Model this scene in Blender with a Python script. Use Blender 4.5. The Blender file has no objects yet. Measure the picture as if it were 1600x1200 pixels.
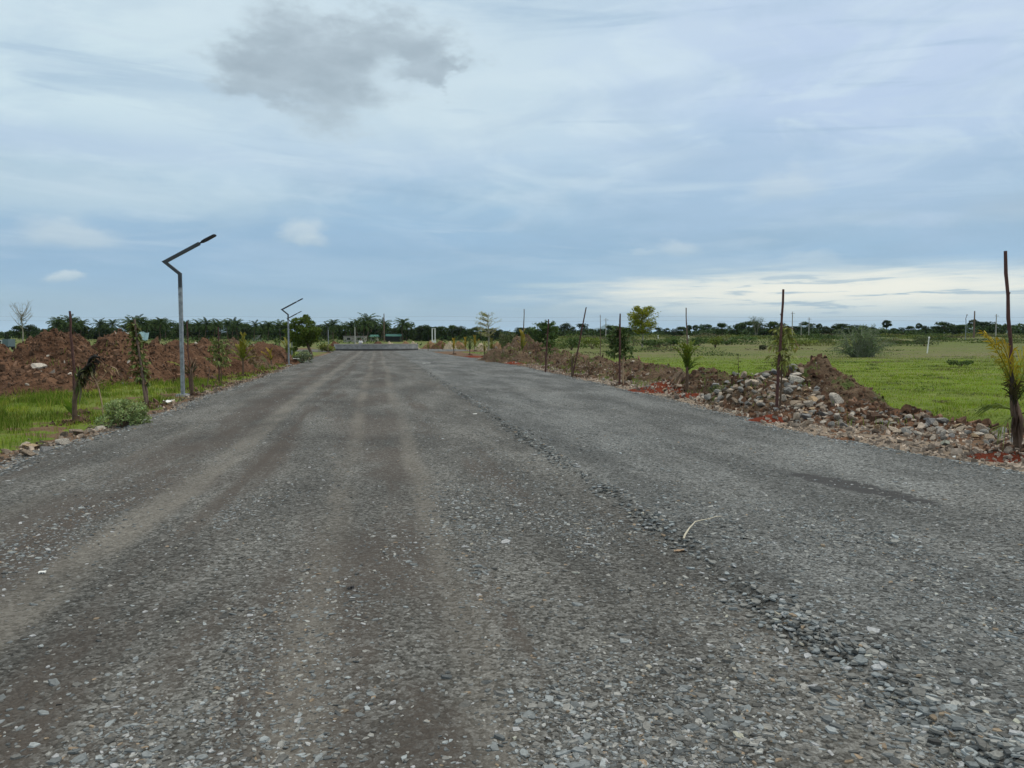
import bpy, math, random
import numpy as np
from mathutils import Vector, Matrix
rad = math.radians
RNG = np.random.default_rng(7)
random.seed(7)
SC = bpy.context.scene
COL = SC.collection
# ---------------------------------------------------------------- camera geometry
CAMH, F, HOR = 1.7, 1202.0, 529.0
PITCH = math.atan((600 - HOR) / F)
SL = 0.1747                      # road axis: x falls by SL per metre of y

def ray(px, py):
    a, b = (px - 800) / F, (600 - py) / F
    cp, sp = math.cos(PITCH), math.sin(PITCH)
    return np.array([a, cp + b * sp, -sp + b * cp])

# ---------------------------------------------------------------- noise
def _hash(ix, iy, seed):
    h = (ix.astype(np.int64) * 374761393 + iy.astype(np.int64) * 668265263 + seed * 982451653) & 0xFFFFFFFF
    h = ((h ^ (h >> 13)) * 1274126177) & 0xFFFFFFFF
    return (h ^ (h >> 16)) & 0xFFFFFFFF

def perlin(x, y, seed=0):
    x = np.asarray(x, float); y = np.asarray(y, float)
    ix, iy = np.floor(x), np.floor(y)
    fx, fy = x - ix, y - iy
    def g(dx, dy):
        a = _hash(ix + dx, iy + dy, seed) / 4294967296.0 * 2 * np.pi
        return np.cos(a) * (fx - dx) + np.sin(a) * (fy - dy)
    u, v = fx * fx * fx * (fx * (fx * 6 - 15) + 10), fy * fy * fy * (fy * (fy * 6 - 15) + 10)
    return ((g(0, 0) * (1 - u) + g(1, 0) * u) * (1 - v) + (g(0, 1) * (1 - u) + g(1, 1) * u) * v) * 1.5

def fbm(x, y, oct=4, seed=0):
    s, a, k = 0.0, 1.0, 1.0
    for i in range(oct):
        s = s + a * perlin(np.asarray(x) * k + i * 17.3, np.asarray(y) * k - i * 9.1, seed + i)
        a *= 0.5; k *= 2.03
    return s

def sst(x, a, b):
    t = np.clip((np.asarray(x, float) - a) / (b - a), 0, 1)
    return t * t * (3 - 2 * t)

# ---------------------------------------------------------------- road edges and terrain
def flat(px, py):
    r = ray(px, py); t = -CAMH / r[2]
    return r[0] * t, r[1] * t
LE = [flat(*p) for p in [(0, 722), (60, 703), (100, 690), (165, 668), (240, 645), (300, 625), (360, 604), (420, 585), (460, 569), (490, 558), (512, 552)]]
RE = [flat(*p) for p in [(1600, 733), (1430, 703), (1300, 680), (1200, 660), (1100, 638), (1000, 611), (900, 590), (820, 572), (740, 559), (690, 552)]]
LE.sort(key=lambda p: p[1]); RE.sort(key=lambda p: p[1])
LEy, LEx = np.array([p[1] for p in LE]), np.array([p[0] for p in LE])
REy, REx = np.array([p[1] for p in RE]), np.array([p[0] for p in RE])
RBC, RBR, PLZ = (-20.0, 113.6), 6.1, 14.0     # round island: centre, radius; plaza radius

def edges(y):
    y = np.asarray(y, float)
    L = np.interp(y, LEy, LEx + SL * LEy) - SL * y
    R = np.interp(y, REy, REx + SL * REy) - SL * y
    L = L + 0.22 * perlin(y * 0.45, y * 0 + 3.3, 5) + 0.08 * perlin(y * 2.1, y * 0 + 1.3, 6)
    R = R + 0.28 * perlin(y * 0.4, y * 0 + 7.7, 8) + 0.09 * perlin(y * 1.9, y * 0 + 2.3, 9)
    dy = y - RBC[1]
    half = np.sqrt(np.clip(PLZ ** 2 - dy ** 2, 0, None))
    on = np.abs(dy) < PLZ
    L = np.where(on, np.minimum(L, RBC[0] - half), L)
    R = np.where(on, np.maximum(R, RBC[0] + half), R)
    return L, R

def side(x, y):
    L, R = edges(y)
    return L - x, x - R          # outside distance left / right (negative = on the road)

def ground_z(x, y):
    x = np.asarray(x, float); y = np.asarray(y, float)
    sl, sr = side(x, y)
    out = np.maximum(sl, sr)
    far = sst(y, 128, 150)
    inside = sst(-out, 0.15, 0.5) * (1 - far)
    z = -0.05 - 0.03 * sst(sl, 0.5, 3) - 0.16 * sst(sr, 3, 6)
    n = 0.05 * fbm(x * 0.45, y * 0.45, 3, 11) + 0.018 * perlin(x * 2.3, y * 2.3, 15)
    z = z + n * sst(out, 0.0, 1.2)
    z = z * (1 - inside) + (-0.22) * inside
    d = np.hypot(x, y)
    z = z + 0.0125 * np.maximum(0, d - 70) * sst(x + 0.05 * y, 6, 30) * sst(d, 70, 120)
    z = z + 0.009 * np.maximum(0, d - 140) * (1 - sst(x + 0.05 * y, 6, 30))
    z = z * 1.0
    return np.where(d > 400, np.minimum(z, 4.5), z)

def road_z(x, y):
    x = np.asarray(x, float); y = np.asarray(y, float)
    u = x + SL * y
    L, R = edges(y)
    ur = 2.5 + 0.09 * perlin(y * 0.55, y * 0 + .4, 21) + 0.05 * perlin(y * 1.9, y * 0 + .9, 22)
    near = 1 - sst(y, 45, 80)
    z = 0.012 * fbm(x * 0.8, y * 0.5, 3, 23)
    z = z + 0.030 * sst(u, ur - 0.06, ur + 0.05) * near * (1 - 0.7 * sst(u, ur + 0.5, ur + 2.2))
    amp = (0.6 + 0.7 * perlin(y * 0.8, y * 0 + 5.1, 24))
    z = z + 0.030 * np.clip(amp, 0.05, 1.4) * np.exp(-((u - ur) / 0.10) ** 2) * near
    z = z + 0.010 * fbm(x * 5, y * 5, 2, 25) * sst(u, ur - 1.5, ur + 0.3) * near
    # shallow ruts of the wheel tracks
    for uc, w in ((-2.25, .2), (-0.38, .16), (0.42, .16)):
        z = z - 0.010 * np.exp(-((u - uc) / w) ** 2)
    ed = np.minimum(x - L, R - x)
    return z - 0.16 * (1 - sst(ed, 0.0, 0.32))

_DS = np.geomspace(1.2, 900, 2600)
def at(px, py):
    """the terrain point seen at a pixel of the 1600 x 1200 photograph"""
    r = ray(px, py)
    X, Y, Z = r[0] / r[1] * _DS, _DS, CAMH + r[2] / r[1] * _DS
    sl, sr = side(X, Y)
    g = np.maximum(ground_z(X, Y), np.where(np.maximum(sl, sr) < 0, 0.0, -9))
    k = np.argmax(Z < g) if np.any(Z < g) else len(_DS) - 1
    return np.array([X[k], Y[k], g[k]])
def up(px, py, d):
    """world point at pixel and depth d"""
    r = ray(px, py)
    return np.array([r[0] / r[1] * d, d, CAMH + r[2] / r[1] * d])
def onground(px, d):
    x = (px - 800) / F / math.cos(PITCH) * d
    return np.array([x, d, float(ground_z(x, d))])

# ---------------------------------------------------------------- mesh builder
class MB:
    def __init__(s): s.v, s.f, s.c, s.n = [], [], [], 0
    def add(s, v, f, c=None):
        v = np.asarray(v, float).reshape(-1, 3); f = np.asarray(f, int)
        s.v.append(v); s.f.append(f + s.n)
        c = np.array([.5, .5, .5]) if c is None else np.asarray(c, float)
        s.c.append(np.broadcast_to(c, (len(v), 3)).copy()); s.n += len(v)
    def tube(s, path, radii, n=8, col=None, cap=True, jit=0):
        P = np.asarray(path, float); m = len(P)
        radii = np.broadcast_to(np.asarray(radii, float), (m,))
        T = np.gradient(P, axis=0); T /= np.linalg.norm(T, axis=1)[:, None] + 1e-9
        ref = np.array([0, 1., 0]) if abs(T[0][1]) < 0.8 else np.array([1., 0, 0])
        vs = []
        for i in range(m):
            a = np.cross(T[i], ref); a /= np.linalg.norm(a) + 1e-9; b = np.cross(T[i], a)
            th = np.arange(n) / n * 2 * np.pi
            rr = radii[i] * (1 + (RNG.normal(0, jit, n) if jit else 0))
            vs.append(P[i] + (np.cos(th)[:, None] * a + np.sin(th)[:, None] * b) * np.reshape(rr, (-1, 1)) )
        V = np.concatenate(vs)
        i, j = np.meshgrid(np.arange(m - 1), np.arange(n), indexing='ij')
        a0 = (i * n + j).ravel(); a1 = (i * n + (j + 1) % n).ravel()
        s.add(V, np.stack([a0, a1, a1 + n, a0 + n], 1), col)
        if cap:
            for k, rev in ((0, True), (m - 1, False)):
                ring = V[k * n:(k + 1) * n]; cc = ring.mean(0)
                idx = np.arange(n); f = np.stack([idx, (idx + 1) % n, np.full(n, n)], 1)
                s.add(np.vstack([ring, cc]), f[:, ::-1] if rev else f, col)
    def box(s, c, d, col=None, rot=0.0, top=1.0):
        c, d = np.array(c, float), np.array(d, float) / 2
        V = np.array([[x * (top if z > 0 else 1), y * (top if z > 0 else 1), z] for z in (-1, 1) for y in (-1, 1) for x in (-1, 1)]) * d
        cr, sr = math.cos(rot), math.sin(rot)
        V = np.stack([V[:, 0] * cr - V[:, 1] * sr, V[:, 0] * sr + V[:, 1] * cr, V[:, 2]], 1) + c
        s.add(V, [[0, 2, 3, 1], [4, 5, 7, 6], [0, 1, 5, 4], [2, 6, 7, 3], [0, 4, 6, 2], [1, 3, 7, 5]], col)
    def leaf(s, p, d, length, width, col, fold=0.25, ref=(0, 0, 1.0)):
        p = np.asarray(p, float); d = np.asarray(d, float); d = d / (np.linalg.norm(d) + 1e-9)
        sd = np.cross(d, ref); l = np.linalg.norm(sd)
        sd = sd / l if l > 1e-3 else np.array([1., 0, 0])
        nn = np.cross(sd, d)
        m = p + d * length * .45 + nn * 0.0
        tip = p + d * length - np.array([0, 0, length * .12])
        V = [p, m + sd * width / 2 + nn * width * fold, tip, m - sd * width / 2 + nn * width * fold, m]
        s.add(V, [[0, 4, 1], [4, 2, 1], [0, 3, 4], [4, 3, 2]], col)
    def cloud(s, P, size, cols, flat=0.0, asp=1.0):
        """many leaf quads at points P"""
        P = np.asarray(P); n = len(P)
        a = RNG.normal(size=(n, 3)); a[:, 2] *= (1 - flat); a /= np.linalg.norm(a, axis=1)[:, None]
        b = RNG.normal(size=(n, 3)); b -= (b * a).sum(1)[:, None] * a; b /= np.linalg.norm(b, axis=1)[:, None]
        sz = np.broadcast_to(size, (n,)) * RNG.uniform(.6, 1.35, n)
        a *= sz[:, None]; b *= sz[:, None] * asp * .6
        V = np.stack([P - a, P + b * .8 - a * .1, P + a, P - b * .8 + a * .1], 1).reshape(-1, 3)
        f = np.arange(n * 4).reshape(-1, 4)
        s.add(V, f, np.repeat(cols, 4, 0) if np.ndim(cols) == 2 else cols)
    def frond(s, base, az, el, length, droop, nl, ll, lw, col, tipcol=None, hang=0.35, rw=0.02, skirt=0.12, spread=.8, gap=0.0):
        n = 12; p = np.array(base, float); pts = [p.copy()]; dirs = []
        for i in range(n):
            e = el - droop * (i / n) ** 1.3
            d = np.array([math.cos(e) * math.sin(az), math.cos(e) * math.cos(az), math.sin(e)])
            p = p + d * length / n; pts.append(p.copy()); dirs.append(d)
        pts = np.array(pts); dirs.append(dirs[-1]); dirs = np.array(dirs)
        col = np.array(col); tipcol = col if tipcol is None else np.array(tipcol)
        s.tube(pts, np.linspace(rw, rw * .25, len(pts)), 4, col * .8, cap=False)
        for k in range(nl):
            t = skirt + (1 - skirt) * (k + .5) / nl
            x = t * n; i = min(int(x), n - 1); q = pts[i] + (pts[i + 1] - pts[i]) * (x - i); d = dirs[i]
            sd = np.cross(d, [0, 0, 1.]); sd /= np.linalg.norm(sd) + 1e-9; upv = np.cross(sd, d)
            L = ll * (0.35 + 1.0 * math.sin(math.pi * min(1, t * .8 + .12))) * RNG.uniform(.8, 1.1)
            cc = col * (1 - t) + tipcol * t; cc = cc * RNG.uniform(.8, 1.2)
            for sg in (-1, 1):
                if RNG.random() < gap: continue
                v = sd * sg * RNG.uniform(.7, 1.0) * spread + d * RNG.uniform(.6, .9) + upv * RNG.uniform(0.0, .25) ; v /= np.linalg.norm(v)
                m1 = q + v * L * .5; tip = q + v * L * .95 - np.array([0, 0, L * hang * RNG.uniform(.5, 1.4)])
                w = d * lw / 2
                s.add([q - w * .6, q + w * .6, m1 + w, tip, m1 - w], [[0, 1, 2, 4], [4, 2, 3, 3]] if False else [[0, 1, 2], [0, 2, 4], [4, 2, 3]], cc)
    def build(s, name, mat, parent=None, smooth=False):
        V = np.concatenate(s.v); me = bpy.data.meshes.new(name)
        nf = sum(len(f) for f in s.f); nl = sum(f.size for f in s.f)
        me.vertices.add(len(V)); me.vertices.foreach_set('co', V.astype(np.float32).ravel())
        me.loops.add(nl); me.polygons.add(nf)
        li = np.concatenate([f.ravel() for f in s.f]).astype(np.int32)
        tot = np.concatenate([np.full(len(f), f.shape[1]) for f in s.f]).astype(np.int32)
        st = np.concatenate([[0], np.cumsum(tot)[:-1]]).astype(np.int32)
        me.loops.foreach_set('vertex_index', li)
        me.polygons.foreach_set('loop_start', st)
        try: me.polygons.foreach_set('loop_total', tot)
        except Exception: pass
        me.polygons.foreach_set('use_smooth', np.full(nf, smooth))
        me.update(calc_edges=True); me.validate()
        at_ = me.color_attributes.new('Col', 'FLOAT_COLOR', 'POINT')
        C = np.concatenate(s.c)
        if len(C) == len(me.vertices):
            at_.data.foreach_set('color', np.hstack([C, np.ones((len(C), 1))]).astype(np.float32).ravel())
        me.materials.append(mat)
        o = bpy.data.objects.new(name, me); COL.objects.link(o)
        if parent is not None: o.parent = parent
        return o

def tag(o, label=None, cat=None, group=None, kind=None):
    if label: o['label'] = label
    if cat: o['category'] = cat
    if group: o['group'] = group
    if kind: o['kind'] = kind
    return o
def thing(name, label, cat, loc=(0, 0, 0), rz=0.0, group=None, scale=1.0):
    o = bpy.data.objects.new(name, None); COL.objects.link(o)
    o.location = Vector(loc); o.rotation_euler = (0, 0, rz); o.scale = (scale,) * 3 if np.isscalar(scale) else scale
    o.empty_display_size = .2
    return tag(o, label, cat, group)
def dup(root, loc, rz=0.0, scale=1.0, label=None, group=None):
    r = root.copy(); COL.objects.link(r); r.location = Vector(loc); r.rotation_euler = (0, 0, rz)
    r.scale = (scale,) * 3 if np.isscalar(scale) else scale
    if label: r['label'] = label
    if group: r['group'] = group
    for ch in list(root.children):
        c = ch.copy(); COL.objects.link(c); c.parent = r
    return r

# ---------------------------------------------------------------- materials
class NT:
    """small wrapper that turns calls into shader nodes"""
    def __init__(s, tree): s.t = tree; s.n = tree.nodes; s.l = tree.links
    def node(s, typ, **kw):
        n = s.n.new(typ)
        for k, v in kw.items(): setattr(n, k, v)
        return n
    def put(s, sock, v):
        if isinstance(v, bpy.types.NodeSocket): s.l.new(v, sock)
        elif v is not None:
            if hasattr(sock.default_value, '__len__') and not hasattr(v, '__len__'): v = (v,) * len(sock.default_value)
            if hasattr(sock.default_value, '__len__') and len(sock.default_value) == 4 and len(v) == 3: v = (*v, 1)
            sock.default_value = v
    def m(s, op, a, b=None, c=None, clamp=False):
        n = s.node('ShaderNodeMath', operation=op, use_clamp=clamp)
        for i, v in enumerate((a, b, c)):
            if v is not None: s.put(n.inputs[i], v)
        return n.outputs[0]
    def vm(s, op, a, b=None):
        n = s.node('ShaderNodeVectorMath', operation=op); s.put(n.inputs[0], a)
        if b is not None: s.put(n.inputs[1], b)
        return n.outputs[0]
    def mix(s, f, a, b, mode='MIX'):
        n = s.node('ShaderNodeMix', data_type='RGBA', blend_type=mode, clamp_factor=True)
        s.put(n.inputs[0], f); s.put(n.inputs[6], a); s.put(n.inputs[7], b); return n.outputs[2]
    def ss(s, x, a, b, lo=0.0, hi=1.0):
        n = s.node('ShaderNodeMapRange', interpolation_type='SMOOTHSTEP')
        s.put(n.inputs[0], x); s.put(n.inputs[1], a); s.put(n.inputs[2], b); s.put(n.inputs[3], lo); s.put(n.inputs[4], hi); return n.outputs[0]
    def noise(s, v, scale, detail=4, rough=.55, dist=0.0, color=False):
        n = s.node('ShaderNodeTexNoise'); s.put(n.inputs['Vector'], v)
        n.inputs['Scale'].default_value = scale; n.inputs['Detail'].default_value = detail
        n.inputs['Roughness'].default_value = rough; n.inputs['Distortion'].default_value = dist
        return n.outputs['Color' if color else 'Fac']
    def voro(s, v, scale, out='Color', feature='F1', rnd=1.0):
        n = s.node('ShaderNodeTexVoronoi', feature=feature); s.put(n.inputs['Vector'], v)
        n.inputs['Scale'].default_value = scale; n.inputs['Randomness'].default_value = rnd
        return n.outputs[out]
    def ramp(s, f, stops):
        n = s.node('ShaderNodeValToRGB'); s.put(n.inputs[0], f); e = n.color_ramp.elements
        while len(e) < len(stops): e.new(.5)
        for el, (p, c) in zip(e, stops): el.position = p; el.color = (*c, 1) if len(c) == 3 else c
        return n.outputs[0]
    def sep(s, v):
        n = s.node('ShaderNodeSeparateXYZ'); s.put(n.inputs[0], v); return n.outputs
    def comb(s, x, y, z=0.0):
        n = s.node('ShaderNodeCombineXYZ')
        for i, v in enumerate((x, y, z)): s.put(n.inputs[i], v)
        return n.outputs[0]
    def attr(s, name, out='Color'):
        n = s.node('ShaderNodeAttribute', attribute_name=name); return n.outputs[out]
    def pos(s): return s.node('ShaderNodeNewGeometry').outputs['Position']
    def obj(s): return s.node('ShaderNodeTexCoord').outputs['Object']
    def bump(s, h, strength=.5, dist=.02):
        n = s.node('ShaderNodeBump'); s.put(n.inputs['Height'], h)
        n.inputs['Strength'].default_value = strength; n.inputs['Distance'].default_value = dist
        return n.outputs[0]

def new_mat(name):
    m = bpy.data.materials.new(name); m.use_nodes = True; t = NT(m.node_tree)
    p = m.node_tree.nodes['Principled BSDF']; p.inputs['Roughness'].default_value = .85
    p.inputs['Specular IOR Level'].default_value = .25
    return m, t, p

def simple(name, col, rough=.7, var=.25, scale=6, metallic=0.0, bump=.15, spec=.3, bd=.01):
    m, t, p = new_mat(name); v = t.obj()
    n = t.noise(v, scale, 5, .6)
    col = np.array(col)
    t.put(p.inputs['Base Color'], t.ramp(n, [(.25, tuple(col * (1 - var))), (.75, tuple(np.minimum(col * (1 + var), .95)))]))
    p.inputs['Roughness'].default_value = rough; p.inputs['Metallic'].default_value = metallic
    p.inputs['Specular IOR Level'].default_value = spec
    if bump: t.put(p.inputs['Normal'], t.bump(t.noise(v, scale * 6, 4), bump, bd))
    return m

def foliage(name, gain=1.0, trans=.25, nscale=.8, spec=.2):
    m, t, p = new_mat(name)
    c = t.attr('Col'); v = t.obj()
    n = t.noise(v, nscale, 3)
    oi = t.node('ShaderNodeObjectInfo').outputs['Random']
    k = t.m('MULTIPLY', t.ss(n, .3, .7, .75 * gain, 1.25 * gain), t.m('MULTIPLY_ADD', oi, .3, .85))
    cc = t.vm('MULTIPLY', c, t.comb(k, k, k))
    t.put(p.inputs['Base Color'], cc); p.inputs['Roughness'].default_value = .6
    p.inputs['Specular IOR Level'].default_value = spec
    tr = t.node('ShaderNodeBsdfTranslucent'); t.put(tr.inputs[0], t.mix(.5, cc, t.vm('MULTIPLY', cc, (1.5, 1.4, .6))))
    mx = t.node('ShaderNodeMixShader'); mx.inputs[0].default_value = trans
    t.l.new(p.outputs[0], mx.inputs[1]); t.l.new(tr.outputs[0], mx.inputs[2])
    t.l.new(mx.outputs[0], t.n['Material Output'].inputs[0])
    return m

def attr_mat(name, rough=.85, nscale=30, bump=.4, bd=.004, var=.3, metallic=0):
    m, t, p = new_mat(name); c = t.attr('Col'); v = t.obj(); n = t.noise(v, nscale, 5, .65)
    k = t.ss(n, .25, .75, 1 - var, 1 + var)
    t.put(p.inputs['Base Color'], t.vm('MULTIPLY', c, t.comb(k, k, k))); p.inputs['Roughness'].default_value = rough
    p.inputs['Metallic'].default_value = metallic
    if bump: t.put(p.inputs['Normal'], t.bump(n, bump, bd))
    return m

def soil_mat(name, dark, light, scale=1.0, green=0.0, red=0.0):
    m, t, p = new_mat(name); v = t.pos()
    big = t.noise(v, .9 * scale, 4, .6); mid = t.noise(v, 5 * scale, 5, .65); fin = t.noise(v, 26 * scale, 4, .7)
    f = t.m('ADD', t.m('MULTIPLY', big, .45), t.m('ADD', t.m('MULTIPLY', mid, .35), t.m('MULTIPLY', fin, .3)))
    c = t.ramp(f, [(.42, dark), (.55, tuple((np.array(dark) + np.array(light)) / 2)), (.68, light)])
    peb = t.voro(v, 22 * scale, 'Distance'); pm = t.m('MULTIPLY', t.ss(peb, .16, .10), t.ss(t.voro(v, 22 * scale), .72, .8))
    c = t.mix(pm, c, (.36, .31, .25))
    if green:
        g = t.m('MULTIPLY', t.ss(t.noise(v, 1.3, 5, .7), .53, .66), green)
        c = t.mix(g, c, t.ramp(fin, [(.3, (.045, .075, .018)), (.7, (.10, .15, .035))]))
    t.put(p.inputs['Base Color'], c); p.inputs['Roughness'].default_value = .95; p.inputs['Specular IOR Level'].default_value = .1
    h = t.m('ADD', t.m('MULTIPLY', mid, .7), t.m('ADD', t.m('MULTIPLY', fin, .4), t.m('MULTIPLY', t.voro(v, 9 * scale, 'Distance'), .5)))
    t.put(p.inputs['Normal'], t.bump(h, .9, .12))
    return m

M = {}
M['soil'] = soil_mat('brown_soil', (.050, .025, .015), (.205, .113, .067), .8)
M['soilg'] = soil_mat('weedy_soil', (.048, .030, .020), (.190, .130, .084), .9, .85)
M['red'] = soil_mat('red_soil', (.10, .022, .010), (.28, .065, .032), 2.5)
M['leaf'] = foliage('leaf_green')
M['leafd'] = foliage('leaf_far', 1.0, .15, .35, spec=.05)
M['grass'] = foliage('grass_blade', 1.22, .42, .5, spec=.1)
M['bark'] = simple('bark', (.11, .075, .05), .9, .45, 9, bump=.6)
M['barkpale'] = simple('pale_bark', (.26, .24, .19), .9, .3, 8, bump=.4)
M['stake'] = simple('dark_red_wood', (.085, .040, .034), .8, .4, 12, bump=.5)
M['stakeg'] = simple('weathered_wood', (.15, .105, .08), .85, .4, 12, bump=.5)
M['palewood'] = simple('pale_wood', (.36, .25, .16), .8, .3, 10)
M['branch'] = simple('grey_green_branch', (.17, .19, .13), .9, .3, 8, bump=.3)
M['dry'] = foliage('dry_leaf', 1.0, .15, 3)
M['gravel'] = attr_mat('gravel_chips', .75, 60, .5, .004, .28)
M['rock'] = attr_mat('broken_stone', .9, 7, .8, .03, .5)
M['galv'] = simple('galvanised_steel', (.27, .29, .31), .5, .55, 11, .45, .1, .5)
M['steeldark'] = simple('dark_grey_paint', (.055, .062, .070), .5, .2, 8, .2, .05, .4)
M['steel'] = simple('grey_paint', (.20, .23, .26), .5, .2, 8, .3, .05, .4)
M['black'] = simple('black_housing', (.012, .012, .016), .5, .2, 8, 0, .0, .4)
M['conc'] = simple('concrete', (.34, .33, .30), .9, .25, 5, bump=.4)
M['white'] = simple('white_paint', (.72, .72, .69), .7, .12, 4)
M['cloth'] = simple('white_shirt', (.78, .77, .75), .9, .06, 8)
M['trouser'] = simple('grey_trousers', (.22, .24, .29), .9, .12, 8)
M['skin'] = simple('skin', (.20, .11, .07), .6, .1, 8, bump=0)
M['hair'] = simple('hair', (.012, .010, .010), .6, .1, 20)
M['roofw'] = simple('pale_sheet_roof', (.48, .50, .48), .6, .15, 1.2)
M['roofg'] = simple('green_sheet_roof', (.045, .15, .12), .6, .25, 1.2)
M['wallw'] = simple('whitewashed_wall', (.50, .51, .49), .9, .15, .8)
M['wallg'] = simple('grey_block_wall', (.27, .25, .23), .9, .25, 1.5)
M['dark'] = simple('dark_opening', (.015, .015, .017), .4, .1, 3, bump=0)
M['bluep'] = simple('blue_grey_panel', (.11, .15, .17), .6, .15, 2)
M['bluesheet'] = simple('pale_blue_sheet', (.27, .40, .43), .6, .2, 2)
M['rubber'] = simple('rubber', (.02, .02, .02), .9, .2, 8)
M['wire'] = simple('wire', (.05, .05, .055), .6, .1, 1, bump=0)
M['hill'] = simple('forested_hill', (.05, .075, .04), .95, .3, .01, bump=0)

def plaster():
    m, t, p = new_mat('cement_plaster'); v = t.pos(); z = t.sep(v)[2]
    n = t.noise(v, 1.1, 5, .65); n2 = t.noise(v, 9, 4)
    c = t.ramp(t.m('ADD', t.m('MULTIPLY', n, .7), t.m('MULTIPLY', n2, .3)), [(.35, (.15, .148, .143)), (.65, (.37, .366, .355))])
    t.put(p.inputs['Base Color'], c); t.put(p.inputs['Normal'], t.bump(n2, .4, .02)); return m
M['plaster'] = plaster()
M['plinth'] = simple('dark_plinth', (.075, .073, .07), .9, .3, 2, bump=.4)  # darker grey band around the foot of the island wall

def road_mat():
    m, t, p = new_mat('compacted_gravel'); v = t.pos(); s = t.sep(v); x, y = s[0], s[1]
    u = t.m('ADD', x, t.m('MULTIPLY', y, SL))
    wob = t.m('MULTIPLY', t.m('SUBTRACT', t.noise(t.comb(t.m('MULTIPLY', x, .25), t.m('MULTIPLY', y, .12)), 1, 2), .5), .55)
    uw = t.m('ADD', u, wob)
    fin = t.noise(v, 75, 3, .7); chips = t.voro(v, 42); chipd = t.voro(v, 42, 'Distance'); c2 = t.voro(v, 90)
    cs = t.sep(chips)[0]; c2s = t.sep(c2)[1]
    f = t.m('ADD', t.m('MULTIPLY', cs, .5), t.m('ADD', t.m('MULTIPLY', fin, .35), t.m('MULTIPLY', c2s, .25)))
    grey = t.ramp(f, [(.24, (.036, .034, .029)), (.5, (.102, .098, .087)), (.76, (.190, .186, .172)), (.96, (.30, .297, .28))])
    blue = t.ramp(f, [(.22, (.034, .034, .032)), (.48, (.107, .109, .102)), (.74, (.205, .209, .202)), (.96, (.32, .325, .315))])
    loose = t.m('MULTIPLY', t.ss(uw, 2.2, 2.8), t.ss(t.noise(v, .22, 3, .6), .25, .55, .55, 1))
    c = t.mix(loose, grey, blue)
    mott = t.noise(t.comb(t.m('MULTIPLY', uw, .9), t.m('MULTIPLY', y, .22), 2.0), 1.0, 6, .65)
    mk = t.ss(mott, .36, .66, .68, 1.22); c = t.vm('MULTIPLY', c, t.comb(mk, mk, mk))
    # fine brown dust lying in patches drawn out along the road
    st = t.comb(t.m('MULTIPLY', uw, 1.5), t.m('MULTIPLY', y, .16))
    pn = t.noise(st, 1.0, 5, .6)
    patch = t.m('MULTIPLY', t.ss(pn, .50, .68), t.ss(uw, 3.2, 1.2))
    lane = t.m('MAXIMUM', t.ss(t.m('ABSOLUTE', t.m('SUBTRACT', uw, -.1)), .8, .3), t.ss(t.m('ABSOLUTE', t.m('SUBTRACT', uw, -2.9)), .9, .3))
    lane = t.m('MULTIPLY', lane, t.ss(t.noise(t.comb(t.m('MULTIPLY', uw, .9), t.m('MULTIPLY', y, .3), 4.0), 1, 5, .65), .40, .56))
    pm = t.m('MAXIMUM', t.m('MULTIPLY', patch, .9), t.m('MULTIPLY', lane, .8))
    pm = t.m('MULTIPLY', pm, t.ss(f, .9, .5, .55, 1.0))
    brown = t.ramp(fin, [(.3, (.056, .046, .038)), (.7, (.100, .083, .069))])
    c = t.mix(pm, c, brown)
    # pale dusty wheel tracks
    tr = None
    for uc, w in ((-.42, .22), (.46, .22), (-3.6, .25)):
        g = t.ss(t.m('ABSOLUTE', t.m('SUBTRACT', uw, uc)), w, .03)
        if uc == -3.6: g = t.m('MULTIPLY', g, .45)
        tr = g if tr is None else t.m('MAXIMUM', tr, g)
    tr = t.m('MULTIPLY', tr, t.ss(t.noise(t.comb(t.m('MULTIPLY', u, .6), t.m('MULTIPLY', y, .25), 9.0), 1, 5, .65), .32, .62, .08, .68))
    ga = t.m('MULTIPLY', t.ss(t.m('ABSOLUTE', t.m('SUBTRACT', uw, -2.2)), .30, .08), t.ss(t.noise(t.comb(t.m('MULTIPLY', x, 1.6), t.m('MULTIPLY', y, .5), 1.0), 1.2, 5, .65), .32, .6, .25, .85))
    gd = t.ss(t.m('ABSOLUTE', t.m('SUBTRACT', t.m('ABSOLUTE', t.m('SUBTRACT', uw, -2.2)), .62)), .34, .05); gd = t.m('MULTIPLY', gd, t.ss(t.noise(st, 1.7, 5, .65), .38, .58, .0, .8)); c = t.mix(gd, c, brown)
    tr = t.m('MAXIMUM', tr, ga)
    c = t.mix(tr, c, t.ramp(f, [(.25, (.110, .100, .084)), (.75, (.215, .198, .170))]))
    # streak of dark fines near the right edge
    du = t.m('DIVIDE', t.m('SUBTRACT', u, 5.42), .28); dv = t.m('DIVIDE', t.m('SUBTRACT', y, 8.75), 1.05)
    e = t.m('SQRT', t.m('ADD', t.m('POWER', t.m('ABSOLUTE', t.m('SUBTRACT', du, t.m('MULTIPLY', dv, -.75))), 2), t.m('POWER', t.m('ABSOLUTE', dv), 2)))
    e = t.m('ADD', e, t.m('MULTIPLY', t.m('SUBTRACT', t.noise(v, 5, 6, .7), .5), 1.7))
    c = t.mix(t.ss(e, 1.15, .7), c, t.ramp(fin, [(.3, (.040, .039, .038)), (.7, (.068, .066, .064))]))
    big = t.ss(t.noise(v, .35, 4, .6), .3, .7, .86, 1.12)
    c = t.vm('MULTIPLY', c, t.comb(big, big, big))
    t.put(p.inputs['Base Color'], c); p.inputs['Roughness'].default_value = .9; p.inputs['Specular IOR Level'].default_value = .18
    h = t.m('ADD', t.m('MULTIPLY', t.m('SUBTRACT', 1, chipd), .7), t.m('ADD', t.m('MULTIPLY', fin, .4), t.m('MULTIPLY', cs, .6)))
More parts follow.
